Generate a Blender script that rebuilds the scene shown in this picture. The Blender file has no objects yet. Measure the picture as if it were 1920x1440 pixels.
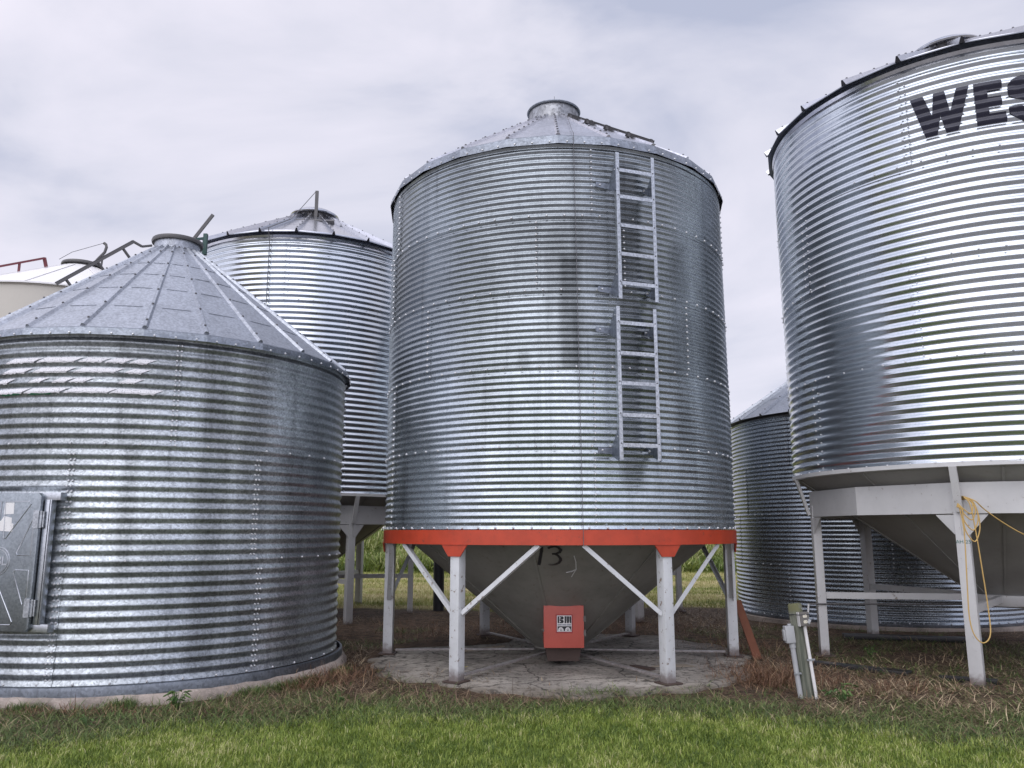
import bpy, bmesh, math, random
import numpy as np
from mathutils import Vector, Matrix, Quaternion
random.seed(7); RNG = np.random.default_rng(11)
SC = bpy.context.scene
COL = SC.collection
PI = math.pi; R = math.radians
# ------------------------------------------------------------------ camera
cam = bpy.data.cameras.new('camera'); cam.sensor_width = 36; cam.lens = 28.125
cam.clip_end = 3000; cam.clip_start = 0.05
co = bpy.data.objects.new('camera', cam); COL.objects.link(co)
co.location = (0, 0, 1.47); co.rotation_euler = (R(90 + 10.426), R(0.0), 0)
SC.camera = co
# ------------------------------------------------------------------ world, sun, exposure
SUN_EL, SUN_AZ = R(48), R(205)
W = bpy.data.worlds.new("World"); SC.world = W; W.use_nodes = True
nt = W.node_tree; nt.nodes.clear()
def N(t, typ, **kw):
    n = t.nodes.new(typ)
    for k, v in kw.items():
        if k.startswith('i_'):
            n.inputs[k[2:].replace('_', ' ')].default_value = v
        else: setattr(n, k, v)
    return n
wo = N(nt, 'ShaderNodeOutputWorld'); bg = N(nt, 'ShaderNodeBackground'); bg.inputs[1].default_value = 0.1
sky = N(nt, 'ShaderNodeTexSky'); sky.sky_type = 'NISHITA'; sky.sun_disc = False
sky.sun_elevation = SUN_EL; sky.sun_rotation = SUN_AZ
tc = N(nt, 'ShaderNodeTexCoord'); mp = N(nt, 'ShaderNodeMapping'); mp.inputs['Scale'].default_value = (1.3, 1.3, 2.6)
mp.inputs['Location'].default_value = (0.35, 0.1, 0.62)
mp.inputs['Rotation'].default_value = (0.25, 0.35, 0.5)
nz = N(nt, 'ShaderNodeTexNoise', i_Scale=1.35, i_Detail=7.0, i_Roughness=0.5); nz.inputs['Distortion'].default_value = 0.5
rp = N(nt, 'ShaderNodeValToRGB')
cr = rp.color_ramp; cr.elements[0].position = 0.38; cr.elements[0].color = (4.9, 5.25, 6.7, 1)
cr.elements[1].position = 0.61; cr.elements[1].color = (9.1, 8.75, 9.8, 1)
e = cr.elements.new(0.48); e.color = (7.3, 7.3, 8.4, 1)
mx = N(nt, 'ShaderNodeMix'); mx.data_type = 'RGBA'; mx.inputs[0].default_value = 0.93
nt.links.new(tc.outputs['Generated'], mp.inputs[0]); nt.links.new(mp.outputs[0], nz.inputs[0])
nt.links.new(nz.outputs[0], rp.inputs[0]); nt.links.new(sky.outputs[0], mx.inputs[6]); nt.links.new(rp.outputs[0], mx.inputs[7])
# added glow in the unseen sky round the sun, lifts ground and walls
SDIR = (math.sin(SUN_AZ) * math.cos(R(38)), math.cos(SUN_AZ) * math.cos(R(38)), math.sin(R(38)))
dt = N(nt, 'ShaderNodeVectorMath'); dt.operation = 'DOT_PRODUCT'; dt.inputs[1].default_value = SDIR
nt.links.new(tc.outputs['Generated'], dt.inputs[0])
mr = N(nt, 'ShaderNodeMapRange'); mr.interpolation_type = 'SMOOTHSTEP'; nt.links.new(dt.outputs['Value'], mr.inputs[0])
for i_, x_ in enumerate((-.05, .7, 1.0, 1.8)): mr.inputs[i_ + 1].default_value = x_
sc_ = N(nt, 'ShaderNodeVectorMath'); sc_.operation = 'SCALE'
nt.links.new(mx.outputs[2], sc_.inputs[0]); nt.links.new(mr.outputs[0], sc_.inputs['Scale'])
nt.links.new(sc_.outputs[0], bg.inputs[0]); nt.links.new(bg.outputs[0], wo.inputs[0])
sun = bpy.data.lights.new('sun', 'SUN'); sun.energy = 1.1; sun.angle = R(60); sun.color = (1, .965, .91)
so = bpy.data.objects.new('sun', sun); COL.objects.link(so)
sd = Vector((math.sin(SUN_AZ) * math.cos(SUN_EL), math.cos(SUN_AZ) * math.cos(SUN_EL), math.sin(SUN_EL)))
so.rotation_euler = sd.to_track_quat('Z', 'Y').to_euler()
SC.view_settings.view_transform = 'Standard'; SC.view_settings.look = 'None'
SC.view_settings.exposure = 0.10; SC.view_settings.gamma = 1.0

# ------------------------------------------------------------------ materials
def mat_new(name):
    m = bpy.data.materials.new(name); m.use_nodes = True
    t = m.node_tree; t.nodes.clear()
    o = N(t, 'ShaderNodeOutputMaterial'); b = N(t, 'ShaderNodeBsdfPrincipled')
    t.links.new(b.outputs[0], o.inputs[0])
    return m, t, b
def L(t, a, b): t.links.new(a, b)
def math_n(t, op, a, b=None, c=None, clamp=False):
    n = N(t, 'ShaderNodeMath'); n.operation = op; n.use_clamp = clamp
    for i, v in enumerate((a, b, c)):
        if v is None: continue
        if isinstance(v, (int, float)): n.inputs[i].default_value = v
        else: L(t, v, n.inputs[i])
    return n.outputs[0]
def mixc(t, fac, a, b, mode='MIX'):
    n = N(t, 'ShaderNodeMix'); n.data_type = 'RGBA'; n.blend_type = mode
    for i, v in ((0, fac), (6, a), (7, b)):
        if isinstance(v, (int, float)): n.inputs[i].default_value = v
        elif isinstance(v, tuple): n.inputs[i].default_value = (*v[:3], 1)
        else: L(t, v, n.inputs[i])
    return n.outputs[2]
def mrange(t, v, a, b, c=0.0, d=1.0, smooth=True):
    n = N(t, 'ShaderNodeMapRange'); n.interpolation_type = 'SMOOTHSTEP' if smooth else 'LINEAR'
    L(t, v, n.inputs[0])
    for i, x in enumerate((a, b, c, d)): n.inputs[i + 1].default_value = x
    return n.outputs[0]
def noise(t, vec, scale, detail=4.0, rough=0.55, mapscale=None, dist=0.0):
    if mapscale:
        mp = N(t, 'ShaderNodeMapping'); mp.inputs['Scale'].default_value = mapscale; L(t, vec, mp.inputs[0]); vec = mp.outputs[0]
    n = N(t, 'ShaderNodeTexNoise', i_Scale=scale, i_Detail=detail, i_Roughness=rough); n.inputs['Distortion'].default_value = dist
    L(t, vec, n.inputs[0]); return n.outputs[0]
def bump(t, b, h, strength, dist):
    n = N(t, 'ShaderNodeBump'); n.inputs['Strength'].default_value = strength; n.inputs['Distance'].default_value = dist
    L(t, h, n.inputs['Height']); L(t, n.outputs[0], b.inputs['Normal'])

def galv(name, base=(.6, .61, .63), rough=.28, spangle=.2, cell=55., dirt=.35, metal=1.0, streaks=(), uv=False, tone=False, brushed=0.0, wob=.25):
    """galvanised sheet: spangle cells, weather streaks running down, per-sheet tone"""
    m, t, b = mat_new(name)
    c = N(t, 'ShaderNodeTexCoord'); oc = c.outputs['Object']; uvc = c.outputs['UV'] if uv else oc
    vo = N(t, 'ShaderNodeTexVoronoi'); vo.inputs['Scale'].default_value = cell; vo.feature = 'F1'
    ns = noise(t, oc, cell * .8, 2.0)
    wv = N(t, 'ShaderNodeVectorMath'); wv.operation = 'ADD'; L(t, oc, wv.inputs[0])
    ws = N(t, 'ShaderNodeVectorMath'); ws.operation = 'SCALE'; ws.inputs['Scale'].default_value = .012
    nn = N(t, 'ShaderNodeTexNoise', i_Scale=cell * 1.1, i_Detail=2.0); L(t, oc, nn.inputs[0]); L(t, nn.outputs[1], ws.inputs[0]); L(t, ws.outputs[0], wv.inputs[1])
    L(t, wv.outputs[0], vo.inputs['Vector'])
    sep = N(t, 'ShaderNodeSeparateColor'); L(t, vo.outputs['Color'], sep.inputs[0])
    sp = math_n(t, 'MULTIPLY_ADD', sep.outputs[0], spangle * 2, 1 - spangle)      # 1-s .. 1+s
    big = noise(t, oc, 1.1, 5.0, .6)
    bigf = mrange(t, big, .3, .7, 1 - dirt * .45, 1 + dirt * .25)
    val = math_n(t, 'MULTIPLY', sp, bigf)
    # water streaks down the sheet
    st = noise(t, uvc, 1.0, 6.0, .68, (5.5, .22, 1) if uv else (6, 6, .3))
    stf = mrange(t, st, .50, .74, 1.0, 1 - dirt * .72)
    val = math_n(t, 'MULTIPLY', val, stf)
    rgh = math_n(t, 'MULTIPLY_ADD', sep.outputs[1], .14 * min(1, spangle * 4), rough - .05)
    if uv:
        sx = N(t, 'ShaderNodeSeparateXYZ'); L(t, uvc, sx.inputs[0])
        wobn = noise(t, uvc, 1.0, 4.0, .6, (9, 1.1, 1))
        u = math_n(t, 'ADD', sx.outputs[0], math_n(t, 'MULTIPLY_ADD', wobn, .12, -.06)); v = sx.outputs[1]
        for (u0, wdt, z0, z1, amt) in streaks:
            du = math_n(t, 'ABSOLUTE', math_n(t, 'SUBTRACT', u, u0))
            k = mrange(t, du, wdt * .25, wdt, amt, 0.0)
            zz = math_n(t, 'MULTIPLY', mrange(t, v, z0 - .12, z0 + .12), mrange(t, v, z1 - .05, z1 + .05, 1., 0.))
            val = math_n(t, 'MULTIPLY', val, math_n(t, 'SUBTRACT', 1.0, math_n(t, 'MULTIPLY', k, zz)))
    if tone:
        at = N(t, 'ShaderNodeAttribute'); at.attribute_name = 'tone'
        val = math_n(t, 'MULTIPLY', val, at.outputs['Fac'])
    col = N(t, 'ShaderNodeVectorMath'); col.operation = 'SCALE'; col.inputs[0].default_value = base; L(t, val, col.inputs['Scale'])
    L(t, col.outputs[0], b.inputs['Base Color']); L(t, rgh, b.inputs['Roughness'])
    b.inputs['Metallic'].default_value = metal
    h = math_n(t, 'ADD', math_n(t, 'MULTIPLY', noise(t, oc, 2.2, 2.0), 1.0), math_n(t, 'MULTIPLY', ns, .004))
    bump(t, b, h, wob, .03)
    return m

def paint(name, col, rough=.45, wear=.25, wearcol=(.12, .07, .045), scale=6., chips=.0, metal=0., dust=.25, zrust=None):
    m, t, b = mat_new(name)
    c = N(t, 'ShaderNodeTexCoord'); oc = c.outputs['Object']
    n1 = noise(t, oc, scale, 6.0, .65); n2 = noise(t, oc, scale * 7, 4.0, .6, (1, 1, .35))
    cc = mixc(t, mrange(t, n1, .35, .75, 0., dust), col, tuple(x * .62 for x in col))
    cc = mixc(t, mrange(t, n2, .56, .8, 0., wear), cc, wearcol)
    if chips:
        n3 = noise(t, oc, scale * 4, 5.0, .7)
        cc = mixc(t, mrange(t, n3, .72 - chips, .74 - chips, 0., .9), cc, wearcol)
    if zrust:
        sx = N(t, 'ShaderNodeSeparateXYZ'); L(t, oc, sx.inputs[0])
        k = math_n(t, 'ADD', sx.outputs[2], math_n(t, 'MULTIPLY_ADD', noise(t, oc, 22., 4.0), .14, -.07))
        cc = mixc(t, mrange(t, k, zrust * .2, zrust, .75, 0.), cc, (.09, .05, .035))
    L(t, cc, b.inputs['Base Color']); b.inputs['Roughness'].default_value = rough; b.inputs['Metallic'].default_value = metal
    bump(t, b, n2, .12, .004)
    return m

M = {}
M['roof_l'] = galv('aged_galvanised_roof', (.39, .415, .46), .50, .17, 52., .22, wob=.12)
M['roof_c'] = galv('galvanised_roof', (.52, .53, .58), .36, .17, 42., .28, wob=.2)
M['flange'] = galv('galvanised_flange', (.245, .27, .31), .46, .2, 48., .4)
M['roof_n'] = galv('newer_galvanised_roof', (.52, .535, .58), .25, .08, 40., .15)
M['wall_l'] = galv('spangled_corrugated_sheet', (.405, .44, .472), .37, .30, 62., .62, metal=.80, uv=True, tone=True,
                   streaks=((-1.0, .10, .1, 3.4, .3), (.05, .10, .1, 3.3, .45), (.62, .12, 1.0, 3.3, .3), (1.35, .22, .2, 3.3, .4), (1.75, .25, .1, 3.3, .3), (2.3, .25, .1, 2.3, .25)))
M['wall_c'] = galv('weathered_corrugated_sheet', (.325, .362, .395), .30, .13, 70., .52, metal=.84, uv=True, tone=True,
                   streaks=((.02, .16, 2.2, 4.3, .5), (-.45, .10, 2.2, 3.3, .3), (.11, .09, 1.5, 5.6, .25), (.66, .22, 1.9, 5.4, .5), (.9, .14, 2.2, 4.3, .4), (-1.9, .2, 3.6, 5.4, .25), (1.35, .2, 2., 4.6, .3), (-.1, .2, 3.7, 4.6, .25)))
M['wall_r'] = galv('bright_corrugated_sheet', (.515, .555, .60), .22, .05, 60., .10, metal=.9, uv=True, tone=True, wob=.16)
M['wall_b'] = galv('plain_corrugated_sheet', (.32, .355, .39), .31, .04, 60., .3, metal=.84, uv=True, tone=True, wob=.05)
M['bolt'] = galv('zinc_bolt', (.62, .63, .65), .38, .0, 30., .1, metal=.55, wob=0)
M['dark_bolt'] = paint('dark_bolt', (.09, .09, .1), .5, .1)
M['zinc'] = galv('zinc_steel', (.45, .475, .505), .36, .22, 60., .25)
M['orange'] = paint('orange_red_paint', (.48, .055, .021), .45, .35, (.20, .05, .03), 5., chips=.07, dust=.55)
M['red'] = paint('faded_red_paint', (.50, .098, .072), .45, .12, (.3, .06, .05), 4., dust=.45)
M['grey'] = paint('light_grey_paint', (.58, .595, .61), .42, .22, (.2, .15, .12), 5., chips=.10, dust=.3, zrust=.16)
M['grey_r'] = paint('pale_warm_grey_paint', (.53, .53, .53), .4, .1, (.22, .18, .15), 4., chips=.07, dust=.25, zrust=.12)
M['cone_c'] = paint('olive_grey_paint', (.225, .222, .20), .5, .55, (.11, .075, .055), 2.2, chips=.05, dust=.75)
M['cone_r'] = paint('grey_primer_paint', (.28, .277, .265), .5, .35, (.15, .12, .1), 2.0, chips=.03, dust=.5)
M['cream'] = paint('cream_paint', (.50, .475, .42), .45, .08, (.3, .26, .2), 3., dust=.12)
M['white_roof'] = paint('white_roof_paint', (.74, .73, .73), .4, .05, (.5, .45, .42), 3., dust=.08)
M['black'] = paint('black_paint', (.014, .014, .020), .45, .06, (.05, .05, .05), 4., dust=.2)
M['blackp'] = paint('black_plastic', (.012, .012, .014), .4, .2, (.05, .04, .03), 5., dust=.2)
M['navy'] = paint('navy_lettering', (.012, .013, .030), .34, .05, (.06, .06, .08), 5., dust=.15)
M['rail'] = paint('dark_bronze_steel', (.085, .083, .085), .45, .2, (.1, .07, .05), 6.)
M['cap'] = galv('aged_collar_sheet', (.30, .31, .33), .48, .28, 30., .4)
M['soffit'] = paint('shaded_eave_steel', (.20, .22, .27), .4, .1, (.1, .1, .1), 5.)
M['redrail'] = paint('dark_red_rail', (.17, .045, .055), .5, .15, (.12, .05, .04), 6.)
M['green'] = paint('dark_green_paint', (.02, .07, .06), .5, .15, (.05, .05, .05), 8.)
M['rust'] = paint('rusted_steel', (.15, .052, .026), .8, .5, (.06, .03, .02), 9., dust=.5)
M['brownp'] = paint('brown_plate', (.075, .05, .042), .7, .4, (.04, .03, .025), 8.)
M['card'] = paint('tan_cardboard', (.33, .28, .22), .85, .3, (.2, .16, .12), 8.)
M['white'] = paint('white_vinyl', (.72, .72, .72), .5, .25, (.35, .34, .33), 14., chips=.10)
M['logo_white'] = paint('logo_white', (.74, .72, .72), .5, .05, (.4, .4, .4), 14.)
M['decal'] = paint('worn_white_decal', (.66, .66, .69), .45, .5, (.33, .34, .37), 16., chips=.16)
M['decalg'] = paint('green_decal_remnant', (.02, .12, .06), .5, .3, (.2, .22, .2), 20.)
M['pvc'] = paint('white_conduit', (.70, .69, .68), .4, .2, (.3, .29, .27), 9.)
M['pvcg'] = paint('grey_conduit', (.36, .37, .38), .45, .2, (.2, .2, .2), 9.)
M['steelbox'] = paint('weathered_box', (.13, .122, .112), .5, .2, (.07, .06, .05), 14., metal=0.)
M['ivory'] = paint('ivory_receptacle', (.70, .66, .54), .4, .1, (.4, .35, .25), 14.)
M['cord'] = paint('yellow_cord', (.50, .33, .105), .5, .2, (.3, .18, .08), 12.)
M['cable'] = paint('steel_cable', (.10, .10, .11), .5, .2, (.05, .05, .05), 12.)
M['marker'] = paint('green_marker', (.02, .14, .11), .6, .0)
M['door'] = galv('galvanised_door', (.29, .32, .35), .46, .14, 62., .3)
M['door_lines'] = galv('galvanised_door_edges', (.50, .525, .56), .36, .1, 60., .2)
def wood_mat():
    m, t, b = mat_new('weathered_post_wood')
    c = N(t, 'ShaderNodeTexCoord'); oc = c.outputs['Object']
    n1 = noise(t, oc, 3., 6.0, .7, (9, 9, .5)); n2 = noise(t, oc, 7., 4.0)
    cc = mixc(t, mrange(t, n1, .35, .7), (.075, .085, .065), (.20, .205, .165))
    cc = mixc(t, mrange(t, n1, .28, .36, .9, 0.), cc, (.02, .02, .017))
    sx = N(t, 'ShaderNodeSeparateXYZ'); L(t, oc, sx.inputs[0])
    moss = math_n(t, 'MULTIPLY', mrange(t, sx.outputs[2], .74, .79), mrange(t, n2, .42, .55))
    cc = mixc(t, moss, cc, (.12, .12, .06))
    L(t, cc, b.inputs['Base Color']); b.inputs['Roughness'].default_value = .9; bump(t, b, n1, .6, .01)
    return m
M['wood'] = wood_mat()
def concrete_mat(name, base, stain=1.0, edge=False):
    m, t, b = mat_new(name)
    c = N(t, 'ShaderNodeTexCoord'); oc = c.outputs['Object']
    n1 = noise(t, oc, 1.3, 7.0, .65); n2 = noise(t, oc, 38., 4.0, .7); n3 = noise(t, oc, 5., 6.0, .7)
    cc = mixc(t, mrange(t, n1, .36, .62), tuple(x * .48 for x in base), base)
    cc = mixc(t, mrange(t, n2, .45, .75, 0., .45), cc, tuple(x * 1.35 for x in base))
    cc = mixc(t, mrange(t, n3, .54, .68, 0., .75 * stain), cc, (.045, .038, .032))
    if edge:
        ln = N(t, 'ShaderNodeVectorMath'); ln.operation = 'LENGTH'; L(t, oc, ln.inputs[0])
        k = math_n(t, 'ADD', ln.outputs['Value'], math_n(t, 'MULTIPLY_ADD', noise(t, oc, 2.6, 6., .7), 1.5, -.75))
        cc = mixc(t, mrange(t, k, 1.85, 2.4, 0., .8), cc, (.11, .09, .065))
        vc = N(t, 'ShaderNodeTexVoronoi'); vc.feature = 'DISTANCE_TO_EDGE'; vc.inputs['Scale'].default_value = .9
        av = N(t, 'ShaderNodeVectorMath'); av.operation = 'ADD'; L(t, oc, av.inputs[0])
        an = N(t, 'ShaderNodeTexNoise', i_Scale=3.0, i_Detail=5.0); L(t, oc, an.inputs[0])
        as_ = N(t, 'ShaderNodeVectorMath'); as_.operation = 'SCALE'; as_.inputs['Scale'].default_value = .35; L(t, an.outputs[1], as_.inputs[0]); L(t, as_.outputs[0], av.inputs[1])
        L(t, av.outputs[0], vc.inputs['Vector']); cc = mixc(t, mrange(t, vc.outputs['Distance'], .004, .014, .85, 0.), cc, (.04, .035, .03))
        n5 = noise(t, oc, 11., 5., .75); cc = mixc(t, mrange(t, n5, .53, .60, 0., .75), cc, (.05, .042, .034))
    L(t, cc, b.inputs['Base Color']); b.inputs['Roughness'].default_value = .88; bump(t, b, n2, .5, .006)
    return m
M['pad'] = concrete_mat('stained_concrete', (.42, .385, .34), edge=True)
M['found'] = concrete_mat('foundation_concrete', (.37, .315, .275), .5)
def spray_mat():
    m, t, b = mat_new('black_spray_paint')
    c = N(t, 'ShaderNodeTexCoord'); sx = N(t, 'ShaderNodeSeparateXYZ'); L(t, c.outputs['UV'], sx.inputs[0])
    n1 = noise(t, c.outputs['Object'], 90., 4.0, .7); n2 = noise(t, c.outputs['Object'], 14., 3.0)
    v = math_n(t, 'ABSOLUTE', math_n(t, 'MULTIPLY_ADD', sx.outputs[1], 2., -1.))
    k = math_n(t, 'ADD', v, math_n(t, 'MULTIPLY_ADD', n1, .7, -.35))
    k = math_n(t, 'ADD', k, math_n(t, 'MULTIPLY_ADD', n2, .5, -.25))
    a = mrange(t, k, .45, .85, 1., 0.); a = math_n(t, 'MULTIPLY', a, sx.outputs[0])
    b.inputs['Base Color'].default_value = (.008, .008, .012, 1); b.inputs['Roughness'].default_value = .6
    L(t, a, b.inputs['Alpha'])
    return m
M['spray'] = spray_mat()
def blade_mat(name, cols, sss=.25):
    m, t, b = mat_new(name)
    at = N(t, 'ShaderNodeAttribute'); at.attribute_name = 'rnd'
    r = N(t, 'ShaderNodeValToRGB'); L(t, at.outputs['Fac'], r.inputs[0])
    els = r.color_ramp.elements
    for i, (p, cl) in enumerate(cols):
        el = els[i] if i < 2 else els.new(p)
        el.position = p; el.color = (*cl, 1)
    L(t, r.outputs[0], b.inputs['Base Color']); b.inputs['Roughness'].default_value = .6
    tr = N(t, 'ShaderNodeBsdfTranslucent'); L(t, r.outputs[0], tr.inputs[0])
    ms = N(t, 'ShaderNodeMixShader'); ms.inputs[0].default_value = sss
    o = [n for n in t.nodes if n.type == 'OUTPUT_MATERIAL'][0]
    L(t, b.outputs[0], ms.inputs[1]); L(t, tr.outputs[0], ms.inputs[2]); L(t, ms.outputs[0], o.inputs[0])
    return m
M['grass'] = blade_mat('lawn_blades', [(0., (.055, .10, .014)), (1., (.56, .53, .28)), (.4, (.185, .26, .038)), (.75, (.32, .39, .075)), (.93, (.44, .46, .16))])
M['fieldg'] = blade_mat('field_blades', [(0., (.12, .15, .03)), (1., (.50, .43, .24)), (.4, (.22, .25, .055)), (.7, (.36, .34, .12))])
M['clip'] = blade_mat('limp_dark_grass', [(0., (.05, .085, .02)), (1., (.36, .31, .17)), (.55, (.11, .17, .04)), (.85, (.18, .22, .07))], .15)
M['straw'] = blade_mat('dry_straw', [(0., (.05, .035, .024)), (1., (.56, .45, .29)), (.4, (.155, .105, .066)), (.75, (.33, .235, .145))], .1)
M['redgrass'] = blade_mat('rust_red_dead_grass', [(0., (.07, .034, .02)), (1., (.40, .28, .16)), (.5, (.17, .085, .048)), (.85, (.28, .165, .095))], .1)
M['weed'] = blade_mat('tall_weeds', [(0., (.07, .11, .022)), (1., (.50, .48, .25)), (.4, (.15, .21, .04)), (.8, (.29, .33, .09))], .3)
M['leaf'] = blade_mat('broad_leaf', [(0., (.05, .11, .03)), (1., (.15, .24, .07))], .3)
M['yleaf'] = paint('yellow_leaf', (.60, .50, .08), .6, .1, (.3, .2, .05))
def ground_mat():
    m, t, b = mat_new('ground_soil_and_turf')
    c = N(t, 'ShaderNodeTexCoord'); oc = c.outputs['Object']
    at = N(t, 'ShaderNodeAttribute'); at.attribute_name = 'zone'
    sep = N(t, 'ShaderNodeSeparateColor'); L(t, at.outputs['Color'], sep.inputs[0])
    n1 = noise(t, oc, 9., 7.0, .7); n2 = noise(t, oc, 60., 4.0, .7); n3 = noise(t, oc, .35, 6.0, .6, (.35, 1.6, 1))
    n4 = noise(t, oc, 2.5, 6.0, .7)
    dirt = mixc(t, mrange(t, n1, .3, .7), (.028, .021, .016), (.13, .088, .060))
    dirt = mixc(t, mrange(t, n2, .5, .75, 0., .7), dirt, (.26, .18, .115))
    dirt = mixc(t, mrange(t, n4, .5, .7, 0., .45), dirt, (.012, .010, .009))
    lawn = mixc(t, mrange(t, n2, .3, .7), (.05, .075, .016), (.15, .19, .04))
    field = mixc(t, mrange(t, n3, .42, .60), (.20, .22, .055), (.42, .35, .19))
    field = mixc(t, mrange(t, n2, .35, .75, 0., .6), field, (.30, .30, .10))
    field = mixc(t, mrange(t, n1, .55, .8, 0., .5), field, (.07, .09, .02))
    cc = mixc(t, sep.outputs[0], dirt, lawn); cc = mixc(t, sep.outputs[1], cc, field)
    grav = mixc(t, mrange(t, n2, .3, .7), (.19, .178, .162), (.36, .34, .315))  # unseen gravel behind the camera, made pale to bounce light onto the walls
    cc = mixc(t, sep.outputs[2], cc, grav)
    L(t, cc, b.inputs['Base Color']); b.inputs['Roughness'].default_value = .95
    b.inputs['Specular IOR Level'].default_value = .15
    bump(t, b, n1, .7, .04)
    return m
M['ground'] = ground_mat()

# ------------------------------------------------------------------ mesh helpers
def link(o, parent=None):
    COL.objects.link(o)
    if parent is not None: o.parent = parent
    return o
def finish(me, mats, angle=38, smooth=True):
    for m in mats: me.materials.append(m)
    if smooth:
        me.polygons.foreach_set('use_smooth', np.ones(len(me.polygons), bool))
        me.set_sharp_from_angle(angle=R(angle))
    me.update()
def fast_mesh(name, V, F, mats, mi=None, smooth=True, angle=38):
    """V (n,3); F (m,k) with a constant k"""
    me = bpy.data.meshes.new(name); V = np.asarray(V, np.float32); F = np.asarray(F, np.int32)
    k = F.shape[1]
    me.vertices.add(len(V)); me.vertices.foreach_set('co', V.ravel())
    me.loops.add(F.size); me.loops.foreach_set('vertex_index', F.ravel())
    me.polygons.add(len(F)); me.polygons.foreach_set('loop_start', np.arange(0, F.size, k, dtype=np.int32))
    if mi is not None: me.polygons.foreach_set('material_index', np.asarray(mi, np.int32))
    me.update(calc_edges=True); me.validate()
    finish(me, mats, angle, smooth)
    return me
class MB:
    def __init__(s): s.v = []; s.f = []; s.m = []
    def add(s, vs, fs, mi=0, T=None):
        n = len(s.v)
        s.v += [tuple(T @ Vector(p)) if T is not None else tuple(p) for p in vs]
        s.f += [tuple(n + i for i in f) for f in fs]; s.m += [mi] * len(fs)
        return s
    def box(s, c, size, rot=None, mi=0, T=None):
        x, y, z = (a / 2 for a in size); c = Vector(c)
        vs = [Vector((i, j, k)) for i in (-x, x) for j in (-y, y) for k in (-z, z)]
        if rot is not None: vs = [rot @ v for v in vs]
        return s.add([v + c for v in vs], [(0, 1, 3, 2), (4, 6, 7, 5), (0, 4, 5, 1), (2, 3, 7, 6), (0, 2, 6, 4), (1, 5, 7, 3)], mi, T)
    def bar(s, a, b, w, h, up=(0, 0, 1), mi=0):
        a = Vector(a); b = Vector(b); d = (b - a).normalized(); u = Vector(up)
        x = d.cross(u).normalized(); y = x.cross(d).normalized()
        vs = [p + x * i * w / 2 + y * j * h / 2 for p in (a, b) for i, j in ((-1, -1), (1, -1), (1, 1), (-1, 1))]
        return s.add(vs, [(0, 1, 2, 3)[::-1], (4, 5, 6, 7), (0, 4, 5, 1)[::-1], (1, 5, 6, 2)[::-1], (2, 6, 7, 3)[::-1], (3, 7, 4, 0)[::-1]], mi)
    def angle(s, a, b, w, t, up=(0, 0, 1), mi=0):
        """steel angle: two flats at right angles"""
        a = Vector(a); b = Vector(b); d = (b - a).normalized(); x = d.cross(Vector(up)).normalized(); y = x.cross(d).normalized()
        s.bar(a, b, w, t, up, mi)
        o = x * (w / 2 - t / 2) - y * (w / 2)
        return s.bar(a + o, b + o, t, w, up, mi)
    def tube(s, pts, r, n=8, mi=0, closed=False):
        pts = [Vector(p) for p in pts]; m = len(pts); base = len(s.v); rr = r if isinstance(r, (list, tuple)) else [r] * m
        ref = None
        for i, p in enumerate(pts):
            if closed: d = pts[(i + 1) % m] - pts[i - 1]
            else: d = (pts[min(i + 1, m - 1)] - pts[max(i - 1, 0)])
            d.normalize()
            if ref is None: ref = d.orthogonal().normalized()
            else:
                ref = (ref - d * ref.dot(d))
                ref = ref.normalized() if ref.length > 1e-6 else d.orthogonal().normalized()
            q = d.cross(ref)
            for k in range(n):
                a = 2 * PI * k / n; s.v.append(tuple(p + (ref * math.cos(a) + q * math.sin(a)) * rr[i]))
        seg = m if closed else m - 1
        for i in range(seg):
            j = (i + 1) % m
            for k in range(n):
                s.f.append((base + i * n + k, base + i * n + (k + 1) % n, base + j * n + (k + 1) % n, base + j * n + k)); s.m.append(mi)
        if not closed:
            s.f.append(tuple(base + k for k in range(n))[::-1]); s.m.append(mi)
            s.f.append(tuple(base + (m - 1) * n + k for k in range(n))); s.m.append(mi)
        return s
    def lathe(s, prof, n=48, mi=0, a0=0, c=(0, 0, 0), cap=False):
        b = len(s.v)
        for r, z in prof:
            for k in range(n):
                a = a0 + 2 * PI * k / n; s.v.append((c[0] + r * math.sin(a), c[1] - r * math.cos(a), c[2] + z))
        for i in range(len(prof) - 1):
            for k in range(n):
                s.f.append((b + i * n + k, b + i * n + (k + 1) % n, b + (i + 1) * n + (k + 1) % n, b + (i + 1) * n + k)); s.m.append(mi)
        if cap:
            j = len(prof) - 1
            s.f.append(tuple(b + j * n + k for k in range(n))); s.m.append(mi)
        return s
    def plate(s, poly, org, ux, uy, th, mi=0):
        """flat polygon (2-D) extruded by th along ux x uy"""
        org = Vector(org); ux = Vector(ux).normalized(); uy = Vector(uy).normalized(); nn = ux.cross(uy).normalized(); n = len(poly); b = len(s.v)
        for k in (0, 1):
            for x, y in poly: s.v.append(tuple(org + ux * x + uy * y + nn * (th * k)))
        s.f.append(tuple(b + i for i in range(n))[::-1]); s.f.append(tuple(b + n + i for i in range(n))); s.m += [mi, mi]
        for i in range(n):
            j = (i + 1) % n; s.f.append((b + i, b + j, b + n + j, b + n + i)); s.m.append(mi)
        return s
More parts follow.
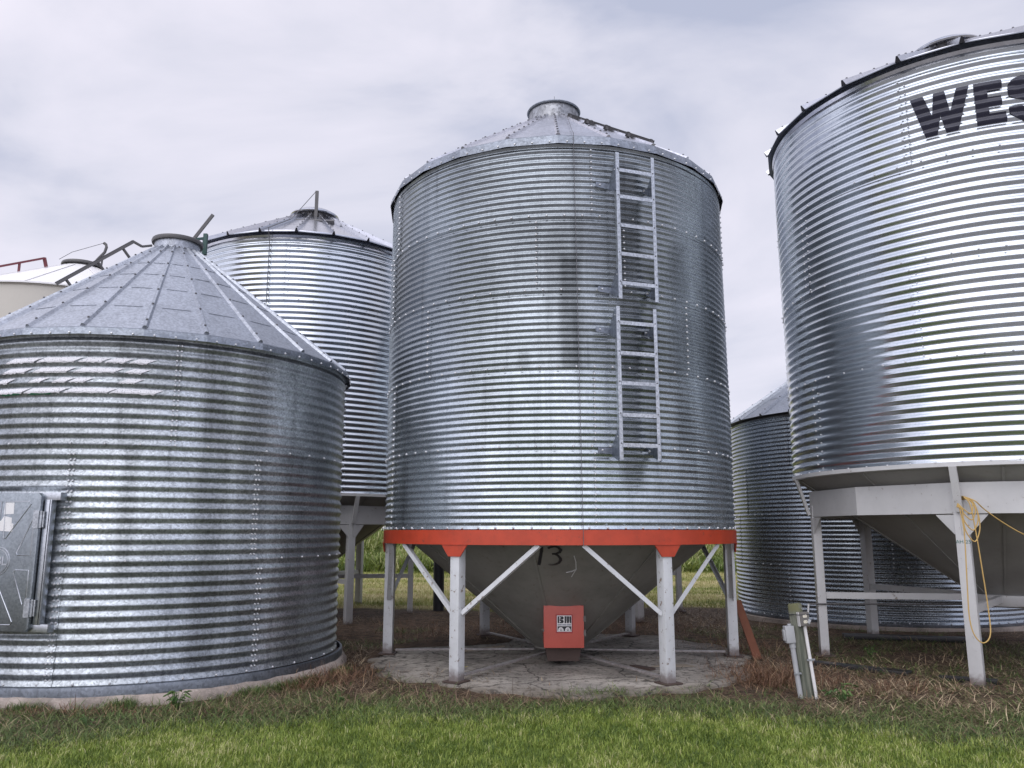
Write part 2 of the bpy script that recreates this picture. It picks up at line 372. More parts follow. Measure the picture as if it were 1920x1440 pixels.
    def bolt(s, p, nrm, r=.011, h=.008, mi=0):
        p = Vector(p); nrm = Vector(nrm).normalized(); a = nrm.orthogonal().normalized(); c = nrm.cross(a); b = len(s.v)
        for rr, hh in ((r, -.003), (r * .95, h * .5), (r * .55, h)):
            for k in range(6):
                t = k * PI / 3; s.v.append(tuple(p + nrm * hh + (a * math.cos(t) + c * math.sin(t)) * rr))
        for i in (0, 1):
            for k in range(6):
                s.f.append((b + i * 6 + k, b + i * 6 + (k + 1) % 6, b + (i + 1) * 6 + (k + 1) % 6, b + (i + 1) * 6 + k)); s.m.append(mi)
        s.f.append(tuple(b + 12 + k for k in range(6))); s.m.append(mi)
        return s
    def build(s, name, mats, parent=None, angle=38, bevel=0, label=None):
        me = bpy.data.meshes.new(name); me.from_pydata(s.v, [], s.f)
        me.polygons.foreach_set('material_index', np.array(s.m, np.int32))
        if not isinstance(mats, (list, tuple)): mats = [mats]
        bm = bmesh.new(); bm.from_mesh(me)
        if bevel:
            es = [e for e in bm.edges if len(e.link_faces) == 2 and e.calc_face_angle(0) > R(40)]
            bmesh.ops.bevel(bm, geom=es, offset=bevel, segments=2, affect='EDGES', profile=.6, clamp_overlap=True)
        bmesh.ops.recalc_face_normals(bm, faces=bm.faces); bm.to_mesh(me); bm.free()
        finish(me, mats, angle)
        o = bpy.data.objects.new(name, me)
        if label: o['label'] = label
        return link(o, parent)
def thing(name, label, cat, loc=(0, 0, 0), rz=0, group=None):
    o = bpy.data.objects.new(name, None); o.empty_display_size = .3; link(o)
    o.location = loc; o.rotation_euler = (0, 0, rz); o['label'] = label; o['category'] = cat
    if group: o['group'] = group
    return o
def tag(o, label=None, cat=None, group=None, kind=None):
    for k, v in (('label', label), ('category', cat), ('group', group), ('kind', kind)):
        if v: o[k] = v
    return o
def text_poly(body, size, extrude=.002, offset=0.0):
    """built-in font text as (verts, faces) centred on the origin in XY"""
    cu = bpy.data.curves.new('t', 'FONT'); cu.body = body; cu.size = size; cu.extrude = extrude; cu.offset = offset
    cu.align_x = 'CENTER'; cu.align_y = 'CENTER'; cu.resolution_u = 4
    o = bpy.data.objects.new('t', cu); COL.objects.link(o); bpy.context.view_layer.update()
    me = o.to_mesh(); vs = [tuple(v.co) for v in me.vertices]; fs = [tuple(p.vertices) for p in me.polygons]
    o.to_mesh_clear(); bpy.data.objects.remove(o); bpy.data.curves.remove(cu)
    return vs, fs
def cyl(r, th, z=0.): return Vector((r * math.sin(th), -r * math.cos(th), z))   # theta 0 faces -Y, + towards +X

# ------------------------------------------------------------------ corrugated wall
def corr(R0, amp, pitch, zs, z):
    c = np.cos(2 * PI * (z - zs) / pitch)
    return R0 + amp * np.arcsin(.95 * c) / math.asin(.95)
def wall_mesh(name, R0, z0, tiers, th, rows, amp, seams, mats, ns=10, dth=1.5, tones=(.9, 1.1), tier_tone=None, double=False, hb=.2, br=.012, seed=1, stag=False):
    rng = np.random.default_rng(seed); pitch = th / rows
    VV, FF, MI, TT, UV = [], [], [], [], []; nv = 0
    ph = rng.uniform(0, 6.28, 8)
    B = MB()
    for i in range(tiers):
        zb = z0 + i * th - (.018 if i else 0.0); zt = z0 + (i + 1) * th
        S = sorted(R(a) for a in seams[i])
        for k, a0 in enumerate(S):
            a1 = S[(k + 1) % len(S)] + (2 * PI if k == len(S) - 1 else 0)
            ae = a1 + .035 / R0
            nt_ = max(4, int(math.ceil(math.degrees(ae - a0) / dth))); nz_ = rows * ns
            A = np.linspace(a0, ae, nt_ + 1); Z = np.linspace(zb, zt, nz_ + 1)
            AA, ZZ = np.meshgrid(A, Z, indexing='ij')
            off = .0035 * (AA - a0) / (ae - a0) + .003 * (zt - ZZ) / th
            dent = .0022 * (np.sin(3 * AA + ph[0] + 1.3 * ZZ) + np.sin(5.3 * AA + ph[1] - 2.1 * ZZ) + .7 * np.sin(11 * AA + ph[2] + 3 * ZZ))
            rr = corr(R0, amp, pitch, z0, ZZ) + off + dent
            V = np.stack([rr * np.sin(AA), -rr * np.cos(AA), ZZ], -1).reshape(-1, 3)
            idx = np.arange((nt_ + 1) * (nz_ + 1)).reshape(nt_ + 1, nz_ + 1) + nv
            F = np.stack([idx[:-1, :-1], idx[1:, :-1], idx[1:, 1:], idx[:-1, 1:]], -1).reshape(-1, 4)
            VV.append(V); FF.append(F); nv += len(V)
            tn = rng.uniform(*tones) * (tier_tone[i] if tier_tone else 1.)
            TT.append(np.full(len(V), tn)); UV.append(np.stack([AA * R0, ZZ], -1).reshape(-1, 2))
            # vertical lap bolts
            for j in range(rows):
                zc = z0 + i * th + (j + .0) * pitch
                if j == 0: continue
                for q, du in enumerate((-.018, .018) if double else ((0., ) if not stag else ((-.02,), (.012,))[0])):
                    zz = zc + (pitch * .5 if (stag and 0) else 0)
                    r_ = corr(R0, amp, pitch, z0, np.array(zz)) + .007
                    an = a1 + du / R0 - .004
                    B.bolt(cyl(float(r_), an, zz), cyl(1, an), br, br * .85)
                    if double:
                        z2 = zz - pitch * .5; r2 = float(corr(R0, amp, pitch, z0, np.array(z2))) + .006
                        B.bolt(cyl(r2, an, z2), cyl(1, an), br, br * .85)
                if stag:
                    z2 = zc - pitch * .5; an = a1 + .03 / R0; r2 = float(corr(R0, amp, pitch, z0, np.array(z2))) + .006
                    B.bolt(cyl(r2, an, z2), cyl(1, an), br * .9, br * .8)
        nb = int(2 * PI * R0 / hb)
        for k in range(nb):
            an = 2 * PI * k / nb + .02 * i; z = z0 + i * th + (.012 if i == 0 else 0.004)
            r_ = float(corr(R0, amp, pitch, z0, np.array(z))) + .007
            B.bolt(cyl(r_, an, z), cyl(1, an), br, br * .85)
    V = np.concatenate(VV); F = np.concatenate(FF)
    me = bpy.data.meshes.new(name); nb = len(B.v)
    BV = np.array(B.v, np.float32) if nb else np.zeros((0, 3))
    allV = np.concatenate([V, BV]).astype(np.float32)
    me.vertices.add(len(allV)); me.vertices.foreach_set('co', allV.ravel())
    loops = [F.ravel()]; starts = [np.arange(0, F.size, 4)]; o = F.size
    bl = []; bs = []
    for f in B.f:
        bs.append(o + len(bl)); bl += [len(V) + q for q in f]
    loops.append(np.array(bl, np.int64)); starts.append(np.array(bs, np.int64))
    LP = np.concatenate(loops).astype(np.int32); ST = np.concatenate(starts).astype(np.int32)
    me.loops.add(len(LP)); me.loops.foreach_set('vertex_index', LP)
    me.polygons.add(len(ST)); me.polygons.foreach_set('loop_start', ST)
    me.polygons.foreach_set('material_index', np.concatenate([np.zeros(len(F)), np.ones(len(B.f))]).astype(np.int32))
    me.update(calc_edges=True)
    a = me.attributes.new('tone', 'FLOAT', 'POINT'); a.data.foreach_set('value', np.concatenate(TT + [np.ones(nb)]).astype(np.float32))
    uv = me.uv_layers.new(name='UVMap'); U = np.concatenate(UV + [np.zeros((nb, 2))]).astype(np.float32)
    uv.data.foreach_set('uv', U[LP].ravel())
    finish(me, mats, 50)
    return me
def wall(name, parent, *a, **k):
    return link(bpy.data.objects.new(name, wall_mesh(name, *a, **k)), parent)

def cone_roof(parent, r0, z0, r1, z1, n, rib_h, rib_w, mats, a0=0., bolts=6, overhang_teeth=False, grooves=(), flange=None, rib_bolt_mi=1, sub=3):
    """faceted sheet roof with raised ribs; returns the roof part"""
    B = MB(); w = 2 * PI / n
    for k in range(n):
        a, b = a0 + k * w, a0 + (k + 1) * w
        for j in range(sub):
            t0, t1 = j / sub, (j + 1) / sub
            f = lambda an, t: cyl(r0 + (r1 - r0) * t, an, z0 + (z1 - z0) * t)
            B.add([f(a, t0), f(b, t0), f(b, t1), f(a, t1)], [(0, 1, 2, 3)], 0)
        # rib at angle a
        ta = Vector((math.cos(a), math.sin(a), 0)); p0 = cyl(r0 + .02 if overhang_teeth else r0 - .015, a, z0 if overhang_teeth else z0 + .015 * (z1 - z0) / (r0 - r1)); p1 = cyl(r1, a, z1)
        d = (p1 - p0).normalized(); nn = ta.cross(d).normalized()
        if nn.z < 0: nn = -nn
        wi, wo_ = rib_w * .5, rib_w
        vs = []
        for p, sc in ((p0, 1.), (p1, .6)):
            vs += [p - ta * wo_ * sc - nn * .01, p - ta * wi * .6 * sc + nn * rib_h, p + ta * wi * .6 * sc + nn * rib_h, p + ta * wo_ * sc - nn * .01]
        B.add(vs, [(0, 1, 5, 4), (1, 2, 6, 5), (2, 3, 7, 6)], 0)
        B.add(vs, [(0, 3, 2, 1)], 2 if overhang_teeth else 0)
        for i in range(bolts):
            q = p0.lerp(p1, (i + .35) / bolts)
            B.bolt(q + nn * rib_h, nn, .013, .012, rib_bolt_mi)
        for g in grooves:
            am, bm_ = a + w * .2, a + w * .8
            P = lambda an: cyl((r0 + (r1 - r0) * g) * (1 - .0035 * 0), an, z0 + (z1 - z0) * g)
            q0 = cyl(1, a).lerp(cyl(1, b), .2); q1 = cyl(1, a).lerp(cyl(1, b), .8); rg = r0 + (r1 - r0) * g; zg = z0 + (z1 - z0) * g
            c0 = Vector((q0.x * rg, q0.y * rg, zg)) + nn * .0005; c1 = Vector((q1.x * rg, q1.y * rg, zg)) + nn * .0005
            B.bar(c0, c1, .010, .010, nn, 0)
    if flange:
        for (ra, za), (rb, zb) in zip(flange[:-1], flange[1:]):
            for k in range(n):
                a, b = a0 + k * w, a0 + (k + 1) * w
                B.add([cyl(ra, a, za), cyl(ra, b, za), cyl(rb, b, zb), cyl(rb, a, zb)], [(0, 1, 2, 3)], 3)
        m = n * 3
        (ra, za), (rb, zb) = flange[0], flange[1]
        for k in range(m):
            an = a0 + (k + .5) * 2 * PI / m
            ap = math.cos((an - a0) % w - w / 2) and math.cos(w / 2) / math.cos((an - a0) % w - w / 2)
            rr = (ra * .62 + rb * .38) * ap; zz = za * .62 + zb * .38
            B.bolt(cyl(rr, an, zz), cyl(1, an, .2), .012, .012, 4)
    return B.build('roof', mats, parent, 25)
def roof_cap(parent, r, z, h, lid_r, mats, lid_h=.03, name='roof_cap'):
    B = MB(); B.lathe([(r * 1.03, z - .04), (r * 1.03, z + .01), (r, z + .015), (r, z + h)], 40)
    n = 26
    for k in range(n):
        an = 2 * PI * k / n; B.bolt(cyl(r * 1.03, an, z - .01), cyl(1, an), .012, .01, 1)
    o = B.build(name, mats[:2], parent)
    C = MB(); C.lathe([(r * .9, z + h), (lid_r, z + h), (lid_r + .008, z + h + lid_h * .5), (lid_r, z + h + lid_h), (lid_r * .8, z + h + lid_h + .02), (.001, z + h + lid_h + .06)], 40)
    C.build('lid', mats[2], o)
    return o

GALV_C = [M['roof_c'], M['dark_bolt'], M['roof_c'], M['flange'], M['bolt']]
# =================================================================== CENTRAL BIN (number 13, orange ring)
def central_bin():
    t = thing('hopper_bin', 'galvanized hopper bin with an orange ring, number 13 on its cone and a side ladder', 'grain bin', (.57, 10.10, 0))
    RW = 2.118; seams = [(7.2, 79, 151, 223, 295), (7.4, 79, 151, 223, 295), (-44.4, 38.7, 110, 182, 254), (-8.3, 17, 88, 160, 232, 290), (7.6, 79, 151, 223, 295)]
    wall('wall', t, RW, 1.49, 5, .8128, 12, .0080, seams, [M['wall_c'], M['bolt']], ns=10, dth=1.25, tones=(.92, 1.06),
         tier_tone=(1.34, 1.16, .90, .82, .86), hb=.186, br=.0135, seed=3)
    # ring beam with trapezoid gussets over the legs
    B = MB(); RB = 2.137
    B.lathe([(RB - .012, 1.335), (RB, 1.335), (RB, 1.482), (RB - .03, 1.486), (RB - .03, 1.335), (RB - .012, 1.335)], 128)
    for k in range(6):
        a = R(27.5 + 60 * k); p = cyl(RB + .017, a, 1.333); ta = Vector((math.cos(a), math.sin(a), 0))
        B.plate([(-.165, 0), (.165, 0), (.165, .002), (-.165, .002)], p, ta, (0, 0, 1), .01)
        B.plate([(-.16, 0), (-.075, -.115), (.075, -.115), (.16, 0)], p - cyl(.012, a), ta, (0, 0, 1), .014)
    B.build('ring_beam', M['orange'], t)
    # cone
    C = MB(); C.lathe([(1.90, 1.418), (1.77, 1.3125), (.30, .115), (.30, .10)], 96)
    for k in range(8):
        a = R(-12 + 45 * k); C.bar(cyl(1.77, a, 1.309), cyl(.42, a, .209), .03, .012, cyl(1, a, -1.2))
    C.build('hopper_cone', M['cone_c'], t)
    def on_cone(th, z, off=.004): return cyl(.41 + (z - .205) * 1.228 + off, R(th), z - off)
    strokes = [[(-9.5, 1.315), (-9.75, 1.28), (-10.3, 1.231), (-11.0, 1.17), (-11.7, 1.125)],
               [(-7.5, 1.300), (-6.5, 1.315), (-5.3, 1.320), (-4.0, 1.310), (-3.2, 1.285), (-3.6, 1.26), (-4.8, 1.247), (-6.3, 1.243)],
               [(-5.2, 1.245), (-4.2, 1.228), (-3.3, 1.20), (-3.2, 1.175), (-3.9, 1.150), (-5.2, 1.133), (-6.7, 1.128), (-8.0, 1.136)]]
    V, F, U = [], [], []
    for si, s in enumerate(strokes):
        P = []
        for i in range(len(s) - 1):
            for q in range(4): u = q / 4; P.append((s[i][0] * (1 - u) + s[i + 1][0] * u, s[i][1] * (1 - u) + s[i + 1][1] * u))
        P.append(s[-1]); P = [(q[0] + .9, q[1]) for q in P]; hw = .024 if si == 0 else .022
        b = len(V); n = len(P)
        for i, (th, z) in enumerate(P):
            p = on_cone(th, z, .003 + .001 * si); q0 = on_cone(*P[max(0, i - 1)]); q1 = on_cone(*P[min(n - 1, i + 1)])
            d = (q1 - q0).normalized(); nn = cyl(.63, R(th), -.77); sd_ = d.cross(nn).normalized()
            al = .95 if si < 2 else max(.25, .95 - .75 * max(0, i / n - .45) / .55)
            V += [p - sd_ * hw, p + sd_ * hw]; U += [(al, 0), (al, 1)]
        F += [(b + 2 * i, b + 2 * i + 1, b + 2 * i + 3, b + 2 * i + 2) for i in range(n - 1)]
    me = bpy.data.meshes.new('painted_number'); me.from_pydata([tuple(v) for v in V], [], F)
    uv = me.uv_layers.new(name='UVMap')
    for lp in me.loops: uv.data[lp.index].uv = U[lp.vertex_index]
    finish(me, [M['spray']]); link(bpy.data.objects.new('painted_number', me), t)
    # legs, braces, floor spokes
    for k in range(6):
        a = R(27.5 + 60 * k); ca = cyl(1, a); ta = Vector((math.cos(a), math.sin(a), 0)); rot = Matrix.Rotation(a, 3, 'Z')
        Lb = MB(); Lb.box(cyl(2.085, a, .672), (.112, .115, 1.325), rot)
        leg = Lb.build('leg', M['grey'], t, bevel=.008)
        Pb = MB(); Pb.box(cyl(2.09, a, .008), (.20, .2, .012), rot); Pb.build('base_plate', M['brownp'], leg)
        for s in (-1, 1):
            a2 = a + s * R(24)
            b = MB(); b.angle(cyl(2.10, a, .66) + ta * s * .06, cyl(2.11, a2, 1.335), .045, .006, ca)
            b.build('brace', M['grey'], t)
        f = MB(); f.bar(cyl(1.99, a, .05), cyl(.30, a, .07), .055, .018); f.build('floor_brace', M['grey'], t)
    # discharge hood and spout
    H = MB(); H.box((0, -.72, .437), (.43, .46, .43)); hood = H.build('discharge_hood', M['red'], t, bevel=.006)
    D = MB(); D.box((0, -.955, .437), (.442, .012, .45)); dr = D.build('door', M['red'], hood, bevel=.004)
    for z in (.37, .52):
        h = MB(); h.box((.226, -.95, z), (.018, .03, .055)); h.tube([(.236, -.962, z - .035), (.236, -.962, z + .035)], .008); h.build('hinge', M['steelbox'], hood)
    h = MB(); h.box((-.225, -.955, .40), (.014, .02, .03)); h.tube([(-.232, -.962, .385), (-.245, -.985, .41)], .006); h.build('latch', M['steelbox'], hood)
    S = MB(); y = -.9625
    S.box((0.005, y, .468), (.188, .003, .198), mi=3)
    S.box((0.005, y - .002, .47), (.162, .003, .172), mi=0)
    yb = y - .0045
    def pl(poly, mi=1): S.plate(poly, (0.005, yb, 0), (1, 0, 0), (0, 0, 1), .0012, mi)
    # stencil style B and M
    pl([(-.073, .475), (-.056, .475), (-.056, .548), (-.073, .548)])
    for zc in (.4925, .5305):
        pl([(-.051, zc - .0175), (-.022, zc - .0175)] + [(-.022 + .016 * math.cos(q), zc + .0175 * math.sin(q)) for q in np.linspace(-PI / 2, PI / 2, 9)[1:-1]] + [(-.022, zc + .0175), (-.051, zc + .0175), (-.051, zc + .006), (-.036, zc + .003), (-.036, zc - .003), (-.051, zc - .006)])
    pl([(.004, .475), (.022, .475), (.022, .548), (.004, .548)])
    pl([(.026, .548), (.040, .548), (.040, .475), (.033, .475), (.026, .50)]); pl([(.042, .475), (.049, .475), (.056, .50), (.056, .548), (.042, .548)])
    pl([(.060, .475), (.077, .475), (.077, .548), (.060, .548)])
    for i in range(3): pl([(-.074 + .051 * i, .451), (-.028 + .051 * i, .451), (-.028 + .051 * i, .463), (-.074 + .051 * i, .463)], 2)
    pl([(-.074, .390), (.076, .390), (.076, .442), (-.074, .442)])
    yb = y - .006
    for cx_ in (-.038, .038):
        pl([(cx_ - .032, .392)] + [(cx_ + .031 * math.cos(q), .396 + .037 * math.sin(q)) for q in np.linspace(PI, 0, 12)] + [(cx_ + .032, .392)], 0)
    yb = y - .0075
    for cx_ in (-.038, .038):
        for q in (.5, 1.1, 1.8, 2.5): pl([(cx_ - .002, .394), (cx_ + .002, .394), (cx_ + .03 * math.cos(q) + .001, .394 + .034 * math.sin(q)), (cx_ + .03 * math.cos(q) - .001, .394 + .034 * math.sin(q))])
    S.build('logo_sticker', [M['logo_white'], M['black'], M['flange'], paint('sticker_border', (.33, .04, .04), .45)], dr)
    O = MB(); vs = []
    for z, w_, y0, y1 in ((.225, .2, -.86, -.2), (.055, .175, -.82, -.1)):
        vs += [(-w_, y0, z), (w_, y0, z), (w_, y1, z), (-w_, y1, z)]
    O.add(vs, [(0, 1, 5, 4), (1, 2, 6, 5), (2, 3, 7, 6), (3, 0, 4, 7), (0, 3, 2, 1), (4, 5, 6, 7)]); O.build('outlet_spout', M['brownp'], t)
    # roof
    n = 24; ro = 2.135 / math.cos(PI / n) + .004
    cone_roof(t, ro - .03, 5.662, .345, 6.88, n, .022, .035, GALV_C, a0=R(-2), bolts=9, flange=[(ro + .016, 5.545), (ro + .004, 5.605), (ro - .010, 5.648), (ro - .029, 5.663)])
    cp = roof_cap(t, .335, 6.87, .20, .358, [M['cap'], M['dark_bolt'], M['flange']])
    # roof steps on the right slope
    for k, (a_, rr) in enumerate(((31, .62), (31, .98), (31, 1.36), (31, 1.76))):
        a = R(a_); z = 6.88 - (rr - .345) * (6.88 - 5.675) / (ro - .38) + .05; ta = Vector((math.cos(a), math.sin(a), 0)); p = cyl(rr, a, z)
        b = MB(); b.angle(p - ta * .21, p + ta * .21, .05, .006, cyl(1, a, 1.5))
        for s in (-1, 1): b.box(p + ta * s * .17 - Vector((0, 0, .03)), (.035, .035, .06), Matrix.Rotation(a, 3, 'Z'))
        b.build('roof_step', M['rail'], t)
    # pull cable from the cap down the wall
    a = R(2.6); pts = [(0, -.20, 7.23), (.0, -.21, 7.14), (.06, -.345, 6.92), (.12, -.9, 6.55)] + [tuple(cyl(2.03, R(2.4), 5.76)), tuple(cyl(2.175, R(2.3), 5.66))] + [tuple(cyl(2.162, R(2.3 + .25 * (5.6 - z)), z)) for z in (5.5, 4.5, 3.5, 2.5, 1.45, 1.34)] + [tuple(cyl(1.86, R(3.6), 1.33))]
    b = MB(); b.tube(pts, .0032, 5); b.build('pull_cable', M['cable'], t)
    # scrap of wire hanging below the ring
    b = MB(); q = [on_cone(2.2, 1.25, .03), on_cone(3.1, 1.19, .03), on_cone(3.4, 1.13, .05), on_cone(2.2, 1.10, .04), on_cone(-.2, 1.085, .04)]; b.tube(q, .005, 5); b.tube([q[2], on_cone(2.0, 1.05, .05)], .004, 5); b.build('wire_scrap', M['grey_r'], t)
    # ladder sections
    for (zb, zt, rungs, br) in ((3.80, 5.40, (5.22, 4.925, 4.609, 4.298, 3.985), (5.12, 3.97)), (2.16, 3.72, (3.564, 3.251, 2.943, 2.622, 2.323), (3.54, 2.30))):
        lad = bpy.data.objects.new('ladder', None); link(lad, t); RL = 2.30
        a = R(18.6 if zb > 3 else 17.8); ta = Vector((math.cos(a), math.sin(a), 0)); nn = cyl(1, a); hw = .207; rot = Matrix.Rotation(a, 3, 'Z')
        for s in (-1, 1):
            b = MB(); p = cyl(RL, a) + ta * s * hw
            b.box(p + Vector((0, 0, (zb + zt) / 2)), (.038, .004, zt - zb), rot)
            b.box(p + Vector((0, 0, (zb + zt) / 2)) - nn * .022 + ta * s * .018 * 1, (.004, .045, zt - zb), rot)
            b.build('rail', M['zinc'], lad)
            for z in br:
                c = MB(); p2 = p + ta * s * .022
                c.plate([(.004, -.15), (.004, .15), (-.03, .15), (-.165, .0), (-.165, -.09), (-.02, -.15)], p2 + Vector((0, 0, z)) , nn, (0, 0, 1), .005)
                foot = cyl(2.135, a) + ta * s * (hw + .02)
                w2 = s * (.155 if s < 0 else -.06)
                c.plate([(0, -.035), (w2, -.022), (w2 * 1.05, 0), (w2, .03), (0, .03)], Vector((foot.x, foot.y, z - .04)), ta, (0, 0, 1), .006)
                c.bolt(foot + ta * w2 * .72 + Vector((0, 0, z - .035)) + nn * .008, nn, .012, .01, 1)
                c.bolt(p2 + Vector((0, 0, z + .09)) - nn * .02, ta * s, .01, .008, 1)
                c.build('bracket', [M['flange'], M['bolt']], lad)
        for z in rungs:
            b = MB(); p = cyl(RL - .008, a, z); b.box(p, (hw * 2 - .03, .035, .004), rot); b.box(p + nn * .016 - Vector((0, 0, .018)), (hw * 2 - .03, .004, .036), rot)
            for s in (-1, 1): b.bolt(cyl(RL + .003, a, z) + ta * s * hw, nn, .007, .006, 1)
            b.build('rung', [M['zinc'], M['dark_bolt']], lad)
    return t
central_bin()

# =================================================================== LEFT FLAT BOTTOM BIN
def sheet_patch(B, R0, amp, pitch, zs, u0, u1, z0, z1, slant, off, nu=10, nz=6, mi=0, rag=0):
    b = len(B.v)
    for j in range(nz + 1):
        z = z0 + (z1 - z0) * j / nz
        for i in range(nu + 1):
            u = u0 + (u1 - u0) * i / nu + slant * (z - z0)
            zz = z - (rag * random.random() if (j == 0 and rag) else 0)
            r_ = float(corr(R0, amp, pitch, zs, np.array(zz))) + off
            B.v.append(tuple(cyl(r_, u, zz)))
    for j in range(nz):
        for i in range(nu):
            q = b + j * (nu + 1) + i; B.f.append((q, q + 1, q + nu + 2, q + nu + 1)); B.m.append(mi)
def left_bin():
    t = thing('flat_bottom_bin', 'short weathered galvanized bin with steep ribbed cone roof, steel door and concrete footing', 'grain bin', (-4.180, 9.523, 0))
    RW, th, rows = 2.112, 1.073, 11; pitch = th / rows; z0 = .125; amp = .0108
    wall('wall', t, RW, z0, 3, th, rows, amp, [(2.5, 51.5, 124, 196, 268, 320), (3.2, 49.3, 122, 194, 266, 320), (26.5, 98, 170, 242, 314)],
         [M['wall_l'], M['bolt']], ns=10, dth=1.25, tones=(.82, 1.08), tier_tone=(1.0, .95, .92), double=True, hb=.30, br=.0125, seed=8)
    B = MB(); B.lathe([(2.17, .128), (2.195, .122), (2.20, .09), (2.20, .04), (2.0, .04)], 96)
    B.build('base_flange', M['flange'], t)
    F = MB(); n = 120
    prof = [(2.0, .045), (2.21, .048), (2.24, .025), (2.26, -.02), (2.28, -.20)]
    for r_, z in prof:
        for k in range(n):
            a = 2 * PI * k / n; w_ = .022 * math.sin(7 * a + 1) * math.sin(3.3 * a) + random.uniform(-.010, .010)
            F.v.append(tuple(cyl(r_ + (w_ if r_ > 2.2 else 0), a, z + (random.uniform(-.008, .006) if r_ > 2.2 else 0))))
    for i in range(len(prof) - 1):
        for k in range(n): F.f.append((i * n + k, i * n + (k + 1) % n, (i + 1) * n + (k + 1) % n, (i + 1) * n + k)); F.m.append(0)
    F.build('foundation', M['found'], t, 60)
    n = 24; ro = 2.16
    cone_roof(t, ro - .012, 3.388, .28, 4.87, n, .024, .034, [M['roof_l'], M['dark_bolt'], M['roof_l'], M['flange'], M['bolt']], a0=R(2.5), bolts=6, grooves=(.22, .43, .60, .75),
              flange=[(ro + .032, 3.305), (ro + .024, 3.342), (ro + .006, 3.376), (ro - .011, 3.389)])
    cp = roof_cap(t, .265, 4.885, .095, .295, [M['roof_l'], M['dark_bolt'], M['rail']], .05)
    # lid opener arm and green bracket on the right of the cap
    b = MB(); b.bar((.12, .22, 4.98), (-.16, .86, 5.41), .03, .03); b.bar((-.16, .86, 5.40), (.06, .90, 5.76), .03, .04); b.bar((-.02, .22, 4.98), (-.05, .80, 5.24), .04, .03)
    b2 = MB(); b2.box((-.02, .90, 5.33), (.05, .05, .30)); b2.bar((-.02, .90, 5.42), (-.14, .84, 5.38), .03, .03); b2.bar((-.02, .90, 5.32), (-.16, .80, 5.26), .03, .03)
    arm = b.build('lid_arm', M['rail'], t); b2.build('lid_bracket', M['green'], t)
    # roof ladder rail along the left slope (left silhouette)
    a = R(-57); f = lambda s, off: cyl(2.16 + (.28 - 2.16) * s, a, 3.388 + 1.482 * s) + cyl(.62 * off, a, .78 * off)
    b = MB(); b.angle(f(.52, .15), f(.94, .20), .036, .010, cyl(1, a, 1.3)); b.bar(f(.94, .20), f(.965, .09), .04, .02, cyl(1, a, 1)); b.bar(f(.965, .09), f(1.01, .05), .035, .02, cyl(1, a, 1))
    for s in (.57, .74, .88): b.bar(f(s, 0), f(s, .16), .025, .025, (1, 0, 0))
    b.build('roof_rail', M['rail'], t)
    # remains of white lettering on the upper ridges
    D = MB(); x2 = lambda px: R(-19.8 + .1412 * px + .00002 * px * (px - 270))
    rowsD = ((3.062, [(12, 75), (80, 151), (158, 199), (203, 236), (243, 273)]), (2.963, [(6, 58), (74, 140), (151, 221), (236, 265)]),
             (2.866, [(-10, 21), (67, 92), (114, 140), (144, 173), (228, 256)]), (2.768, [(-12, 56), (60, 131), (137, 213), (215, 288)]))
    for zc, rr in rowsD:
        k = round((zc - z0) / pitch); zc = z0 + k * pitch + .006
        for p0, p1 in rr: sheet_patch(D, RW, amp, pitch, z0, x2(p0), x2(p1) - .004, zc - .012, zc + .034, .9, .0135, 12, 6, 0, .012)
    for p0, p1 in ((8, 50), (68, 112)): sheet_patch(D, RW, amp, pitch, z0, x2(p0), x2(p1), z0 + 27 * pitch - .020, z0 + 27 * pitch - .003, .9, .0120, 10, 3, 1, .01)
    D.build('worn_decal', [M['decal'], M['decalg']], t)
    # door with frame, embossing, stickers
    a = R(-11.2); ta = Vector((math.cos(a), math.sin(a), 0)); nn = cyl(1, a); rot = Matrix.Rotation(a, 3, 'Z')
    c = cyl(RW + .085, a, 1.205); hw, hh = .385, .605
    Db = MB(); Db.plate([(-hw + .03, -hh), (hw - .03, -hh), (hw, -hh + .03), (hw, hh - .03), (hw - .03, hh), (-hw + .03, hh), (-hw, hh - .03), (-hw, -hh + .03)], c - nn * .022, ta, (0, 0, 1), .05)
    door = Db.build('door', M['door'], t, bevel=.008)
    P = lambda x, z: c + nn * .0275 + ta * x + Vector((0, 0, z))
    E = MB()
    def loop(pts): E.tube([P(*p) for p in pts], .0055, 6, closed=True)
    for sx in (-1, 1):
        loop([(sx * .08, .515), (sx * .27, .515), (sx * .285, .49), (sx * .075, .195), (sx * .045, .20), (sx * .005, .30)][:5] if 0 else [(sx * .02, .53), (sx * .27, .53), (sx * .288, .505), (sx * .055, .20), (sx * .035, .20)])
        loop([(sx * .335, .365), (sx * .335, .055), (sx * .20, .055), (sx * .188, .075), (sx * .322, .37)])
        loop([(sx * .335, -.36), (sx * .335, -.075), (sx * .195, -.075), (sx * .18, -.10), (sx * .30, -.37)])
        loop([(sx * .02, -.545), (sx * .20, -.545), (sx * .215, -.52), (sx * .03, -.21), (sx * .015, -.21)])
    for rr in (.125, .105): E.tube([P(rr * math.cos(q), rr * math.sin(q)) for q in np.linspace(0, 2 * PI, 33)[:-1]], .005, 6, closed=True)
    vs, fs = text_poly('GBL', .105, .004, .002)
    T = Matrix.Translation(P(0, 0)) @ Matrix(((ta.x, 0, nn.x, 0), (ta.y, 0, nn.y, 0), (0, 1, 0, 0), (0, 0, 0, 1)))
    E.add(vs, fs, 0, T)
    E.build('embossing', M['door_lines'], door)
    K = MB(); g = lambda x0, x1, z0_, z1_: K.plate([(x0, z0_), (x1, z0_ + .004), (x1 - .004, z1_), (x0 + .003, z1_)], c + nn * .0285, ta, (0, 0, 1), .0012)
